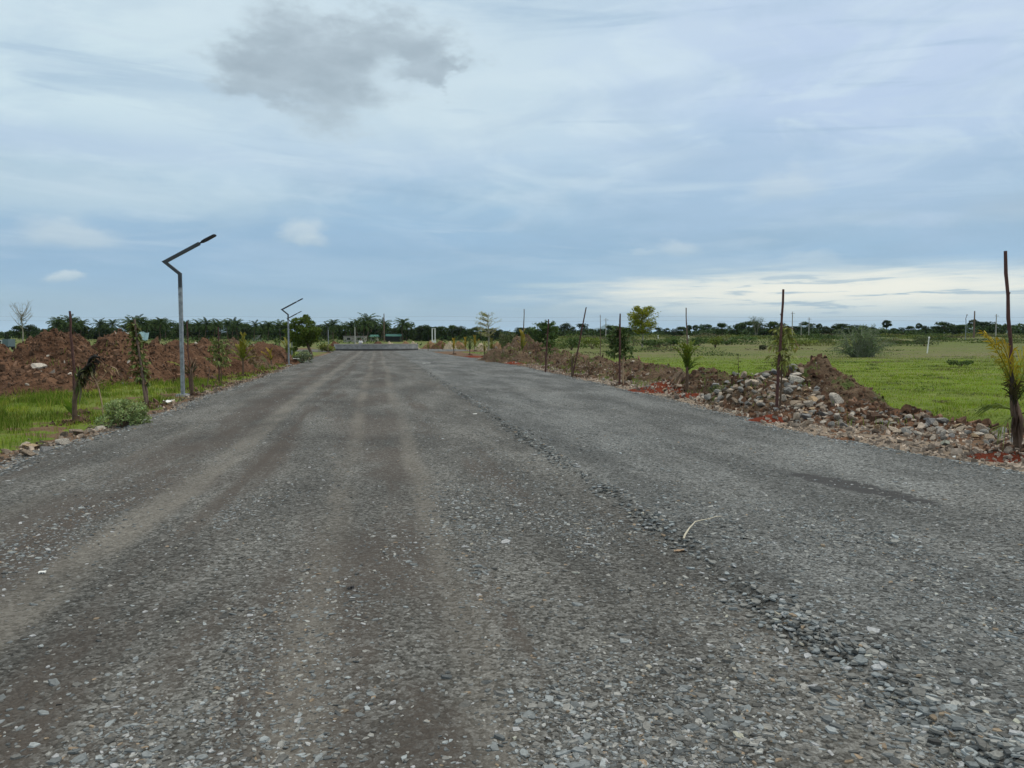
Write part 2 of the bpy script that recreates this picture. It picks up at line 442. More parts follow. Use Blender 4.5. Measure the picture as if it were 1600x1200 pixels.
    h = t.m('MULTIPLY', h, t.m('SUBTRACT', 1, t.m('MULTIPLY', pm, .6)))
    t.put(p.inputs['Normal'], t.bump(h, .75, .022)); return m
M['road'] = road_mat()

def ground_mat():
    m, t, p = new_mat('grass_and_earth'); v = t.pos(); z = t.attr('Col'); zs = t.node('ShaderNodeSeparateColor'); t.put(zs.inputs[0], z)
    soil, pale, dry = zs.outputs[0], zs.outputs[1], zs.outputs[2]
    s = t.sep(v)
    n1 = t.noise(v, .12, 4, .6); n2 = t.noise(v, 1.6, 5, .65); n3 = t.noise(v, 14, 4, .7)
    streak = t.noise(t.comb(t.m('MULTIPLY', s[0], .10), t.m('MULTIPLY', s[1], .35)), 1, 5, .6)
    g = t.ramp(t.m('ADD', t.m('MULTIPLY', streak, .5), t.m('ADD', t.m('MULTIPLY', n2, .3), t.m('MULTIPLY', n3, .25))),
               [(.38, (.068, .098, .018)), (.52, (.128, .178, .024)), (.66, (.19, .242, .040))])
    far = t.noise(t.comb(t.m('MULTIPLY', s[0], .035), t.m('MULTIPLY', s[1], .055), 3.0), 1, 6, .65)
    d = t.mix(t.ss(far, .40, .62), t.ramp(n2, [(.3, (.075, .095, .028)), (.7, (.135, .150, .048))]), t.ramp(n2, [(.3, (.105, .100, .048)), (.7, (.19, .165, .088))]))
    dm = t.m('MULTIPLY', t.ss(t.m('ADD', t.m('MULTIPLY', streak, .7), t.m('MULTIPLY', n1, .5)), .5, .72), 1)
    c = t.mix(t.m('MAXIMUM', t.m('MULTIPLY', dm, .45), t.m('MULTIPLY', dry, t.ss(streak, .3, .6, .45, 1))), g, d)
    so = t.ramp(t.m('ADD', t.m('MULTIPLY', n2, .5), t.m('MULTIPLY', n3, .5)), [(.35, (.085, .050, .030)), (.65, (.20, .130, .082))])
    sm = t.ss(t.m('ADD', soil, t.m('MULTIPLY', t.m('SUBTRACT', n2, .5), .9)), .4, .6)
    c = t.mix(sm, c, so)
    pa = t.ramp(t.m('ADD', t.m('MULTIPLY', n2, .4), t.m('MULTIPLY', n3, .6)), [(.3, (.15, .115, .082)), (.7, (.34, .27, .205))])
    c = t.mix(t.ss(t.m('ADD', pale, t.m('MULTIPLY', t.m('SUBTRACT', n2, .5), .8)), .4, .6), c, pa)
    t.put(p.inputs['Base Color'], c); p.inputs['Roughness'].default_value = .95; p.inputs['Specular IOR Level'].default_value = .1
    t.put(p.inputs['Normal'], t.bump(t.m('ADD', n3, t.m('MULTIPLY', n2, .8)), .7, .05)); return m
M['ground'] = ground_mat()

# ---------------------------------------------------------------- ground sheet
def make_ground():
    ang = np.concatenate([np.arange(-180, -44, 6.0), np.arange(-44, 44, .2), np.arange(44, 180.1, 6.0)])
    r = np.concatenate([[0.0, .8], np.geomspace(1.6, 420, 460), np.geomspace(440, 9000, 26)])
    A, Rr = np.meshgrid(np.radians(ang), r, indexing='ij')
    X, Y = Rr * np.sin(A), Rr * np.cos(A); Z = ground_z(X, Y)
    sl, sr = side(X, Y); d = np.hypot(X, Y)
    nz = fbm(X * .35, Y * .35, 4, 31); nz2 = fbm(X * 1.1, Y * 1.1, 3, 35)
    # bare earth: thin strip and patches at the left edge, wide strip under the heaps, the rubble strip at the right
    soil = np.clip(1.0 - sst(sl, .2, .9 + .5 * nz2), 0, 1) * (sl > -1) * (sl < 6) * .8
    soil = np.maximum(soil, sst(sl + 1.2 * nz, 4.6, 5.8) * (1 - sst(sl, 12, 15)) * (Y < 140))
    soil = np.maximum(soil, .8 * sst(nz2, -.12, .2) * (1 - sst(sl, 1.6, 3.2)) * (sl > 0))
    soil = np.maximum(soil, (1 - sst(sr + .8 * nz, 3.2, 5.2)) * (sr > -1) * (sr < 9) * .85 * sst(Y, 6, 12))
    soil = soil * (1 - .8 * sst(Y, 125, 150))
    pale = (1 - sst(sr + .5 * nz2, 1.0, 2.0)) * (sr > -1) * sst(Y, 1, 4) * (1 - sst(Y, 22, 45))
    pale = np.maximum(pale, .55 * (1 - sst(sl, .0, .5)) * (sl > -1) * (sl < 3))
    dry = sst(d + 14 * nz, 48, 90) * (X > -5)
    dry = np.maximum(dry, .85 * sst(d, 105, 130))
    mb = MB(); n, k = A.shape
    i, j = np.meshgrid(np.arange(n - 1), np.arange(k - 1), indexing='ij')
    a = (i * k + j).ravel()
    mb.add(np.stack([X, Y, Z], -1).reshape(-1, 3), np.stack([a, a + 1, a + k + 1, a + k], 1)[:, ::-1], np.stack([soil, pale, dry], -1).reshape(-1, 3))
    o = mb.build('ground', M['ground'], smooth=True)
    return tag(o, 'flat green field with bare brown earth along the gravel road', kind='structure')
make_ground()

def make_road():
    y = np.concatenate([np.linspace(-8, 1.5, 12), np.geomspace(1.8, 127, 640)])
    a = np.linspace(1, 0, 150) ** 1.7; b = np.linspace(0, 1, 120)[1:] ** 1.7
    L, R = edges(y); xr = 2.5 - SL * y
    X = np.concatenate([xr[:, None] + (L - xr)[:, None] * a, xr[:, None] + (R - xr)[:, None] * b], 1)
    # finer columns towards the outer rims
    Y = np.repeat(y[:, None], X.shape[1], 1); Z = road_z(X, Y)
    mb = MB(); n, k = X.shape
    i, j = np.meshgrid(np.arange(n - 1), np.arange(k - 1), indexing='ij'); q = (i * k + j).ravel()
    mb.add(np.stack([X, Y, Z], -1).reshape(-1, 3), np.stack([q, q + 1, q + k + 1, q + k], 1))
    return tag(mb.build('road', M['road'], smooth=True), 'wide unpaved grey gravel road running to the round island', kind='structure')
make_road()

# ---------------------------------------------------------------- loose gravel on the road
def chips(P, size, cols, hgt=.19, tilt=.15):
    n = len(P); k = 6
    th = (np.arange(k) + RNG.uniform(-.32, .32, (n, k))) / k * 2 * np.pi + RNG.uniform(0, 6.28, (n, 1))
    rr = RNG.uniform(.5, 1.15, (n, k)); asp = RNG.uniform(.38, .9, (n, 1)); ra = RNG.uniform(0, 6.28, (n, 1))
    def ring(sc, z):
        ex, ey = np.cos(th) * rr * sc, np.sin(th) * rr * sc * asp
        return np.stack([ex * np.cos(ra) - ey * np.sin(ra), ex * np.sin(ra) + ey * np.cos(ra), np.full_like(ex, 0) + z], -1)
    h = hgt * RNG.uniform(.5, 1.3, (n, 1))
    top = ring(RNG.uniform(.80, .98, (n, 1)), h * (1 + RNG.uniform(-.25, .25, (n, k)))); bot = ring(1.0, -h * .35)
    V = np.concatenate([top, bot], 1) * np.asarray(size).reshape(-1, 1, 1)
    tx, ty = RNG.normal(0, tilt, (n, 1)), RNG.normal(0, tilt, (n, 1))
    V[..., 2] += V[..., 0] * tx + V[..., 1] * ty
    V += P[:, None, :]
    q = np.arange(k); f4 = np.stack([q, q + k, (q + 1) % k + k, (q + 1) % k], 1)
    ftop = np.arange(k)[None, :]
    base = (np.arange(n) * 2 * k)[:, None, None]
    return V.reshape(-1, 3), (f4[None] + base).reshape(-1, 4), (ftop[None] + base).reshape(-1, k), np.repeat(cols, 2 * k, 0)

def chip_cols(n, blue=.5):
    g = RNG.lognormal(math.log(.165), .46, n)[:, None]
    c = g * np.where(RNG.random((n, 1)) < blue, [[.93, 1.0, 1.0]], [[1.02, 1.0, .92]])
    w = RNG.random(n); c[w < .012] = np.array([.40, .37, .30]) * RNG.uniform(.7, 1.1, ((w < .012).sum(), 1))
    t_ = (w > .975); c[t_] = np.array([.25, .19, .13]) * RNG.uniform(.7, 1.2, (t_.sum(), 1))
    return np.clip(c, .02, .34)

def make_gravel():
    pts, sz = [], []
    def scatter(n, r0, r1, s0, s1, keep, amax=41):
        rr = np.exp(RNG.uniform(np.log(r0), np.log(r1), n)); aa = np.radians(RNG.uniform(-amax, amax, n))
        x, y = rr * np.sin(aa), rr * np.cos(aa)
        L, R = edges(y); m = (x > L + .02) & (x < R - .02)
        u = x + SL * y
        m &= RNG.random(n) < keep(u, x, y)
        x, y = x[m], y[m]
        pts.append(np.stack([x, y, road_z(x, y)], 1)); sz.append(RNG.uniform(s0, s1, len(x)) ** 1.0 * RNG.choice([.7, 1, 1.35], len(x), p=[.5, .36, .14]))
    def keep(u, x, y):
        patch = fbm(u * .9, y * .28, 4, 41)
        k = .14 + .95 * sst(patch, -.12, .4)
        k = k * (1 - .6 * sst(.8 - np.abs(u + .1), 0, .5)) * (1 - .75 * np.exp(-((u + 2.25) / .3) ** 2))
        band = sst(u, .3, .9) * (1 - sst(u, 2.2, 2.5)) * sst(fbm(x * .8, y * .8, 3, 44), -.25, .25)
        return np.clip(k * .62 + .45 * band + .16 * sst(u, 2.5, 3.0), 0, 1)
    scatter(100000, 2.4, 9, .008, .021, keep)
    scatter(26000, 2.4, 8, .020, .036, lambda u, x, y: .9 * keep(u, x, y) * sst(fbm(x * 1.3, y * 1.3, 3, 47), -.05, .35) + .8 * np.exp(-((u - 2.45) / .45) ** 2) * sst(5.5 - y, 0, 2))
    scatter(56000, 6, 26, .011, .026, keep)
    def ridge(u, x, y): return np.exp(-((u - 2.46) / .15) ** 2)
    def strip(n, y0, y1, s0, s1, w):
        y = np.exp(RNG.uniform(np.log(y0), np.log(y1), n))
        ur = 2.5 + 0.09 * perlin(y * 0.55, y * 0 + .4, 21) + 0.05 * perlin(y * 1.9, y * 0 + .9, 22)
        dens = RNG.random(n) < np.clip(.45 + perlin(y * .8, y * 0 + 5.1, 24), .12, 1)
        y = y[dens]; ur = ur[dens]
        x = ur + RNG.normal(-.02, w, len(y)) - SL * y
        pts.append(np.stack([x, y, road_z(x, y) + RNG.uniform(0, .016, len(y))], 1)); sz.append(RNG.uniform(s0, s1, len(y)))
    strip(3800, 2.3, 40, .018, .040, .09)
    # loose rims of both edges
    for k in (0, 1):
        n = 9000; y = np.exp(RNG.uniform(np.log(6), np.log(75), n)); e = edges(y)[k]
        off = np.abs(RNG.normal(0, .28, n)) * (1 if k == 0 else -1) - (.12 if k == 0 else -.12)
        x = e + off
        z = np.maximum(road_z(x, y), ground_z(x, y))
        pts.append(np.stack([x, y, z], 1)); sz.append(RNG.uniform(.016, .042, n))
    P = np.concatenate(pts); S = np.concatenate(sz)
    u = P[:, 0] + SL * P[:, 1]
    C = chip_cols(len(P)); C[u > 2.2] *= [.98, 1.0, 1.01]
    V, f4, ft, cc = chips(P, S, C)
    mb = MB(); mb.v = [V]; mb.c = [cc]; mb.f = [f4, ft]; mb.n = len(V)
    tag(mb.build('gravel', M['gravel']), 'loose grey crushed stone chips strewn over the road', kind='stuff')
make_gravel()
print('gravel done')

# ---------------------------------------------------------------- heaps of soil
HEAPS = []; FEET = []
def heap_fn(x, y, h):
    """height of one heap above its foot plane; h = dict of cones"""
    z = np.full(np.shape(x), -1.0)
    w = .15 * fbm(x * .9, y * .9, 3, h['seed'])
    for cx, cy, r, hh in h['cones']:
        d = np.hypot(x - cx, y - cy) / r
        d = d + w * 1.0 + .10 * perlin(x * 2.2, y * 2.2, h['seed'] + 3)
        prof = hh * (1 - d) * (1.0 + .10 * np.clip(d, 0, 1)) - .05 * hh * np.exp(-(d / .12) ** 2)
        z = np.maximum(z, prof)
    rough = .075 * fbm(x * 1.7, y * 1.7, 5, h['seed'] + 7) + .045 * np.abs(fbm(x * 4.5, y * 4.5, 3, h['seed'] + 9))
    amp = h.get('rough', 1.0)
    return np.where(z > -.9, z + rough * amp, z)
def heap(name, label, cones, mat, seed, group=None, res=.09, rough=1.0, cat='soil heap'):
    h = dict(cones=cones, seed=seed, rough=rough)
    xs0 = min(c[0] - c[2] * 1.5 for c in cones); xs1 = max(c[0] + c[2] * 1.5 for c in cones)
    ys0 = min(c[1] - c[2] * 1.5 for c in cones); ys1 = max(c[1] + c[2] * 1.5 for c in cones)
    nx, ny = int((xs1 - xs0) / res) + 2, int((ys1 - ys0) / res) + 2
    X, Y = np.meshgrid(np.linspace(xs0, xs1, nx), np.linspace(ys0, ys1, ny), indexing='ij')
    G = ground_z(X, Y); Hh = heap_fn(X, Y, h); keep = Hh > -.12
    Z = G + np.maximum(Hh, -.14)
    jx = .35 * res * perlin(X * 7, Y * 7, seed + 21); jy = .35 * res * perlin(X * 7, Y * 7, seed + 22)
    V = np.stack([X + jx, Y + jy, Z], -1).reshape(-1, 3)
    i, j = np.meshgrid(np.arange(nx - 1), np.arange(ny - 1), indexing='ij')
    ok = (keep[:-1, :-1] | keep[1:, :-1] | keep[:-1, 1:] | keep[1:, 1:]).ravel()
    a = (i * ny + j).ravel()[ok]; f = np.stack([a, a + ny, a + ny + 1, a + 1], 1)
    used = np.unique(f); rm = np.full(len(V), -1); rm[used] = np.arange(len(used))
    c = np.array([cones[0][0], cones[0][1], float(ground_z(cones[0][0], cones[0][1]))])
    mb = MB(); mb.add(V[used] - c, rm[f]); o = mb.build(name, mat, smooth=True); o.location = c
    tag(o, label, cat, group); HEAPS.append(h); return o
def surf(x, y):
    x = np.asarray(x, float); y = np.asarray(y, float)
    g = ground_z(x, y); z = g.copy() if np.ndim(g) else g
    for h in HEAPS: z = np.maximum(z, g + heap_fn(x, y, h))
    return z
def cone(px, d, toppy, r):
    p = up(px, toppy, d); g = float(ground_z(p[0], d)); return (p[0], d, r, (p[2] - g) * 1.12)

G1 = 'heaps of brown soil dumped beside the road'
heap('soil_heap', 'brown soil heap cut off by the photo edge, leftmost of the dumped heaps', [cone(-22, 30, 530, 2.5), cone(8, 27.5, 566, 1.7)], M['soil'], 101, G1)
heap('soil_heap', 'tall brown soil heap with a pale concrete lump on its slope, under the distant palms', [cone(90, 30, 520, 2.7), cone(62, 28.5, 562, 2.2), cone(122, 29.3, 556, 1.8)], M['soil'], 117, G1)
heap('soil_heap', 'low apron of brown clods in front of the tall heap with the concrete lump', [cone(55, 25.6, 583, 1.6), cone(20, 25.8, 580, 1.7), cone(95, 26.2, 586, 1.3)], M['soil'], 187, G1)
heap('soil_heap', 'rounded brown soil heap behind the bent wilted palm sapling', [cone(176, 32, 525, 2.6), cone(208, 31, 548, 1.9), cone(155, 31, 552, 1.5)], M['soil'], 131, G1)
heap('soil_heap', 'long brown soil heap behind the tilted sapling left of the tall street lamp', [cone(243, 33.5, 538, 2.5), cone(275, 35, 538, 2.2)], M['soil'], 143, G1)
heap('soil_heap', 'smooth red-brown soil heap just right of the tall street lamp', [cone(318, 39, 535, 2.6), cone(300, 40, 539, 2.2)], M['soil'], 151, G1)
heap('soil_heap', 'soil heap overgrown with weeds behind the palm sapling with upright fronds', [cone(363, 44, 532, 2.2), cone(345, 43, 541, 1.8)], M['soilg'], 163, G1)
heap('soil_heap', 'small red-brown soil heap before the white sheet roof, right of the weedy heap', [cone(407, 52, 536, 2.4), cone(428, 54, 540, 1.7)], M['soil'], 171, G1)
G2 = 'soil mounds along the right road edge'
heap('soil_heap', 'big dark soil mound with dry stalks behind the row of far right saplings', [cone(822, 60, 525, 1.9), cone(808, 59, 530, 1.6), cone(838, 58, 531, 1.5), cone(795, 57, 540, 2.0), cone(858, 56, 542, 1.9), cone(880, 52, 550, 1.5), cone(776, 60, 545, 1.5), cone(815, 55, 551, 1.5)], M['soilg'], 203, G2, rough=2.2)
p = [cone(905, 46, 556, 1.9), cone(935, 41, 559, 1.7), cone(990, 37, 562, 1.9), cone(1030, 33, 571, 1.7), cone(960, 35, 572, 1.4)]
heap('soil_berm', 'low berm of dark clods between the leaning stake and the red soil patch', p, M['soilg'], 217, G2, rough=1.5, cat='soil berm')
heap('soil_heap', 'small weedy soil lump with a hollow, right of the red soil patch', [cone(1105, 26, 577, 1.3), cone(1130, 25, 583, 1.1)], M['soilg'], 229, G2, res=.07, rough=1.2)
heap('soil_heap', 'brown soil mound with a broken crest behind the stone pile', [cone(1290, 22.2, 559, 1.35), cone(1250, 22.3, 573, 1.4), cone(1210, 21.5, 580, 1.5), cone(1318, 20.5, 586, 1.0), cone(1345, 19.5, 606, .9), cone(1180, 20.5, 592, 1.3), cone(1225, 19.3, 601, 1.5)], M['soilg'], 233, G2, res=.06)
heap('soil_berm', 'low spread of earth and rubble under the stone row near the right palm sapling', [cone(1270, 17.0, 636, 1.3), cone(1340, 17.2, 632, 1.2), cone(1410, 16.2, 643, 1.1), cone(1490, 15, 662, 1.0), cone(1570, 14.2, 674, .9), cone(1650, 13.5, 684, .9)], M['soil'], 241, G2, res=.06, cat='soil berm')
G3 = 'red earth dug out at the saplings'
for i, (lab, cn) in enumerate([
    ('wide spread of bright red earth left of the palm sapling with dead leaves', [cone(1042, 26, 596, .85), cone(1060, 26.4, 595, .6), cone(1012, 25.7, 604, .65), cone(1030, 25.2, 605, .6)]),
    ('small ring of red earth at the foot of the palm sapling with dead leaves', [cone(1072, 22.9, 614, .45), cone(1087, 22.9, 615, .35)]),
    ('flat red earth patch at the foot of the olive leafy sapling by the stones', [cone(1207, 16.3, 648, .42), cone(1230, 16.3, 652, .35)]),
    ('red earth mound at the foot of the big palm sapling at the right edge', [cone(1565, 11.2, 708, .42), cone(1590, 11.3, 706, .4)]),
    ('thin red earth patch beside the far stake with a yellow-tipped palm', [cone(803, 53, 565, .9)]),
    ('faint red earth patch farthest along the right road edge', [cone(736, 72, 556, 1.3)])]):
    heap('red_earth', lab, cn, M['red'], 301 + 11 * i, G3, res=.05, rough=.35, cat='red earth')
G4 = 'small dumped heaps beyond the round island'
pal = [('pale sand', M['conc']), ('red-brown soil', M['soil'])]
M['sand'] = soil_mat('pale_sand', (.28, .22, .15), (.50, .42, .30)); M['tan'] = soil_mat('tan_soil', (.16, .09, .05), (.33, .21, .12))
for i, (px, top, d, r, mt, lab) in enumerate([
    (608, 533, 132, 1.5, 'sand', 'pale sand heap behind the right end of the round island wall'),
    (632, 531, 134, 1.6, 'tan', 'tan soil heap between the pale sand heap and the white heap'),
    (645, 532, 131, 1.2, 'sand', 'whitish sand heap nearest the right end of the round island wall'),
    (590, 532, 136, 1.8, 'soil', 'brown soil heap behind the middle of the round island'),
    (672, 532, 133, 1.6, 'tan', 'tan soil heap just below the white twin post'),
    (688, 531, 130, 2.0, 'soil', 'red-brown soil heap right of the white twin post'),
    (703, 532, 128, 1.5, 'sand', 'pale sand heap among the small yellow palm saplings'),
    (716, 531, 134, 1.6, 'tan', 'tan heap behind the small dark palm sapling'),
    (752, 535, 115, 1.3, 'sand', 'pale heap left of the feathery pale tree'),
    (776, 533, 112, 1.4, 'tan', 'tan heap right of the feathery pale tree trunk'),
    (523, 532, 135, 1.8, 'soil', 'red-brown soil heap beyond the left end of the round island')]):
    heap('soil_heap', lab, [cone(px, d, top + 2.4, r * .8), cone(px + 5, d - 1, top + 4, r * .6)], M[mt], 401 + 13 * i, G4, res=.10, rough=2.6)
print('heaps done')

# loose clods and rubble (nobody could count them)
def clods():
    P, S, C = [], [], []
    for h in HEAPS[:13]:
        for cx, cy, r, hh in h['cones']:
            n = int(150 * r * r) if cy < 50 else int(60 * r * r)
            a = RNG.uniform(0, 6.28, n); d = r * 1.25 * np.sqrt(RNG.random(n)); x, y = cx + d * np.cos(a), cy + d * np.sin(a)
            P.append(np.stack([x, y, surf(x, y)], 1)); S.append(RNG.lognormal(math.log(.036), .55, n))
            C.append(np.array([.125, .070, .042]) * RNG.uniform(.4, 1.5, (n, 1)))
    for fx, fy in FEET:
        n = 70; q = RNG.normal(0, .22, (n, 2)); x, y = fx + q[:, 0], fy + q[:, 1]
        P.append(np.stack([x, y, surf(x, y) + .06 * np.exp(-(q ** 2).sum(1) / .05)], 1)); S.append(RNG.lognormal(math.log(.035), .4, n)); C.append(np.array([.12, .07, .045]) * RNG.uniform(.5, 1.4, (n, 1)))
    P, S, C = np.concatenate(P), np.concatenate(S), np.concatenate(C)
    sl, sr = side(P[:, 0], P[:, 1]); ok = np.maximum(sl, sr) > .15; P, S, C = P[ok], S[ok], C[ok]
    w = RNG.random(len(P)) < .012; C[w] = np.array([.36, .32, .27]) * RNG.uniform(.7, 1.2, (w.sum(), 1))
    V, f4, ft, cc = chips(P, S, C, .75, .5)
    mb = MB(); mb.v = [V]; mb.c = [cc]; mb.f = [f4, ft]; mb.n = len(V)
    tag(mb.build('soil_clods', M['rock']), 'loose brown clods strewn over the soil heaps', kind='stuff')
def rubble():
    P = []
    n = 9000
    y = np.exp(RNG.uniform(np.log(9), np.log(70), n)); R = edges(y)[1]
    x = R + np.abs(RNG.normal(1.2, 1.3, n)) + .1
    P.append(np.stack([x, y, surf(x, y)], 1)); S = [RNG.lognormal(math.log(.030), .45, n)]
    C = [np.array([.27, .22, .175]) * RNG.lognormal(0, .4, (n, 1))]
    n = 1800; y = np.exp(RNG.uniform(np.log(9), np.log(60), n)); L = edges(y)[0]
    x = L - np.abs(RNG.normal(.15, .3, n)); P.append(np.stack([x, y, surf(x, y)], 1)); S.append(RNG.lognormal(math.log(.028), .45, n))
    C.append(np.array([.19, .15, .115]) * RNG.lognormal(0, .45, (n, 1)))
    P, S, C = np.concatenate(P), np.concatenate(S), np.clip(np.concatenate(C), .02, .6)
    V, f4, ft, cc = chips(P, S, C, .6, .35)
    mb = MB(); mb.v = [V]; mb.c = [cc]; mb.f = [f4, ft]; mb.n = len(V)
    tag(mb.build('rubble', M['rock']), 'small tan and grey rubble on the bare road verges', kind='stuff')
rubble()

# ---------------------------------------------------------------- broken stones
import bmesh
def rock_mesh(seed, col):
    rg = np.random.default_rng(seed); bm = bmesh.new(); bmesh.ops.create_icosphere(bm, subdivisions=4, radius=1)
    V = np.array([v.co[:] for v in bm.verts]); n = rg.normal(size=(9, 3)); n /= np.linalg.norm(n, axis=1)[:, None]; dd = rg.uniform(.45, .85, 9)
    D = V @ n.T; r = np.where(D > .05, dd / np.maximum(D, .05), 9).min(1); r = np.minimum(r, 1.25)
    W = V * r[:, None]; W *= (1, rg.uniform(.6, .9), rg.uniform(.45, .7))
    W += V * (.015 * perlin(W[:, 0] * 4 + seed, W[:, 1] * 4 + W[:, 2] * 3, seed))[:, None]
    me = bpy.data.meshes.new('stone'); f = [[v.index for v in q.verts] for q in bm.faces]; bm.free()
    me.from_pydata(W.tolist(), [], f); me.update()
    a = me.color_attributes.new('Col', 'FLOAT_COLOR', 'POINT')
    a.data.foreach_set('color', np.tile([*col, 1], len(W)).astype(np.float32)); me.materials.append(M['rock']); return me
PAL = [(.28, .22, .165), (.34, .29, .235), (.24, .23, .21), (.40, .33, .255), (.29, .225, .165), (.21, .205, .20), (.46, .41, .345), (.38, .275, .17), (.28, .255, .225), (.40, .365, .31)]
ROCKS = [rock_mesh(500 + i, PAL[i % 10]) for i in range(14)]
def stone(x, y, s, label, group, me=None, sink=.10, z=None):
    me = me or random.choice(ROCKS); o = bpy.data.objects.new('stone', me); COL.objects.link(o)
    z = float(surf(x, y)) if z is None else z
    o.location = (x, y, z + s * (.45 - sink)); o.scale = (s, s * random.uniform(.75, 1.1), s * random.uniform(.7, 1.1))
    o.rotation_euler = (random.uniform(-.6, .6), random.uniform(-.6, .6), random.uniform(0, 6.28))
    return tag(o, label, 'stone', group)
GS = 'broken stones piled along the right road edge'
LA = 'grey-brown broken stone in the pile before the broken-crested mound'
LB = 'tan and grey broken stone in the long row before the right palm sapling'
LC = 'loose broken stone on the verge left of the stone pile'
def scatter_stones(n, poly, s0, s1, label, mind=.5):
    pts = []; tries = 0
    while len(pts) < n and tries < 6000:
        tries += 1
        t_ = random.random() * (len(poly) - 1); i = int(t_); fr = t_ - i
        (xa, ya, wa), (xb, yb, wb) = poly[i], poly[i + 1]
        px = xa + (xb - xa) * fr; py = ya + (yb - ya) * fr + random.uniform(-1, 1) * (wa + (wb - wa) * fr)
        g = at(px, py); s = s0 * (s1 / s0) ** random.random()
        # walk the sight line to the heap surface, where the stone really lies
        r = ray(px, py); ds = np.arange(9, 40, .06); X = r[0] / r[1] * ds; Z = CAMH + r[2] / r[1] * ds; hit = np.argmax(Z < surf(X, ds))
        x, y = X[hit], ds[hit]
        if side(np.array(x), np.array(y))[1] < .5: continue
        if any((x - a) ** 2 + (y - b) ** 2 < (mind * (s + c)) ** 2 for a, b, c in pts): continue
        pts.append((x, y, s)); stone(x, y, s, label, GS)
scatter_stones(125, [(1118, 622, 10), (1150, 610, 24), (1190, 605, 34), (1225, 605, 38), (1262, 615, 30), (1290, 640, 14)], .055, .170, LA, .48)
scatter_stones(142, [(1240, 652, 14), (1300, 656, 16), (1370, 660, 17), (1430, 668, 16), (1490, 677, 13), (1550, 687, 12), (1600, 695, 11)], .050, .130, LB, .44)
scatter_stones(24, [(880, 585, 6), (960, 603, 6), (1030, 612, 8), (1100, 625, 8), (1140, 635, 6)], .05, .12, LC)
big = [(1240, 597, .26, 9, 'long flat grey slab lying highest in the stone pile'), (1115, 608, .22, 5, 'blue-grey boulder left of the stone pile, beside a weed tuft'),
       (1308, 632, .20, 6, 'pale rounded stone at the right end of the stone pile'), (1270, 631, .17, 7, 'orange-tan stone low in the pile beside the pale rounded one'),
       (1060, 606, .16, 3, 'pale tan stone lying in the red earth at the palm foot'), (1199, 571, .16, 2, 'grey stone on the mound top behind the olive sapling'),
       (1168, 603, .18, 1, 'large grey stone at the left shoulder of the stone pile'), (1102, 619, .08, 6, 'small white stone by the red ring of the palm with dead leaves')]
for px, py, s, k, lab in big:
    r = ray(px, py); ds = np.arange(9, 40, .05); X = r[0] / r[1] * ds; Z = CAMH + r[2] / r[1] * ds; i = np.argmax(Z < surf(X, ds)); stone(X[i], ds[i], s, lab, GS, ROCKS[k])
GL = 'stones along the left road edge'
for px, py, s, k, lab in [(50, 702, .13, 7, 'orange-tan stone, largest of the trio at the left road edge'), (38, 699, .10, 3, 'long tan stone behind the orange stone at the left edge'), (42, 708, .12, 0, 'tan stone in front of the long tan one at the left edge'),
                          (70, 701, .10, 5, 'dark grey stone beside the orange stone at the left edge'), (10, 708, .10, 4, 'small brown stone nearest the photo corner at the left road edge'), (100, 690, .12, 6, 'pale flat stone on the left edge before the bent palm sapling'),
                          (122, 680, .13, 0, 'arched grey-tan stone at the foot of the bent palm sapling'), (133, 678, .11, 4, 'brown stone right of the bent palm sapling foot'), (155, 673, .10, 6, 'pale stone between the bent palm sapling and the feathery weed'),
                          (140, 676, .07, 1, 'small grey stone between two bigger ones near the bent palm')]:
    g = at(px, py); stone(g[0], g[1], s, lab, GL, ROCKS[k])
o = stone(0, 0, .3, 'pale concrete lump half buried in the tall soil heap', None, ROCKS[6])
r = ray(57, 575); ds = np.arange(15, 40, .05); X = r[0] / r[1] * ds; Z = CAMH + r[2] / r[1] * ds; i = np.argmax(Z < surf(X, ds)); o.location = (X[i], ds[i], Z[i] + .05); o.scale = (.30, .2, .22); o.name = 'concrete_lump'; o['category'] = 'concrete lump'; o.rotation_euler = (.1, .1, .3)
o = stone(0, 0, .3, 'small grey block on the earth below the concrete lump', None, ROCKS[1])
r = ray(42, 603); X = r[0] / r[1] * ds; Z = CAMH + r[2] / r[1] * ds; i = np.argmax(Z < surf(X, ds)); o.location = (X[i], ds[i], Z[i] + .03); o.scale = (.13, .1, .11); o.name = 'concrete_lump'; o['category'] = 'concrete lump'
print('stones done')

# ---------------------------------------------------------------- grass
def blades(x, y, z, h, w, cols):
    n = len(x); a = RNG.uniform(0, 6.28, n); lean = RNG.uniform(.1, .55, n); la = RNG.uniform(0, 6.28, n)
    dx, dy = np.cos(a) * w / 2, np.sin(a) * w / 2
    lx, ly = np.cos(la) * lean * h, np.sin(la) * lean * h
    b0 = np.stack([x - dx, y - dy, z - .02], 1); b1 = np.stack([x + dx, y + dy, z - .02], 1)
    m0 = np.stack([x - dx * .8 + lx * .35, y - dy * .8 + ly * .35, z + h * .55], 1); m1 = np.stack([x + dx * .8 + lx * .35, y + dy * .8 + ly * .35, z + h * .55], 1)
    t_ = np.stack([x + lx, y + ly, z + h * (1 - .25 * lean)], 1)
    V = np.stack([b0, b1, m1, m0, t_], 1).reshape(-1, 3); i = np.arange(n) * 5
    return V, np.stack([i, i + 1, i + 2, i + 3], 1), np.stack([i + 3, i + 2, i + 4], 1), np.repeat(cols, 5, 0)
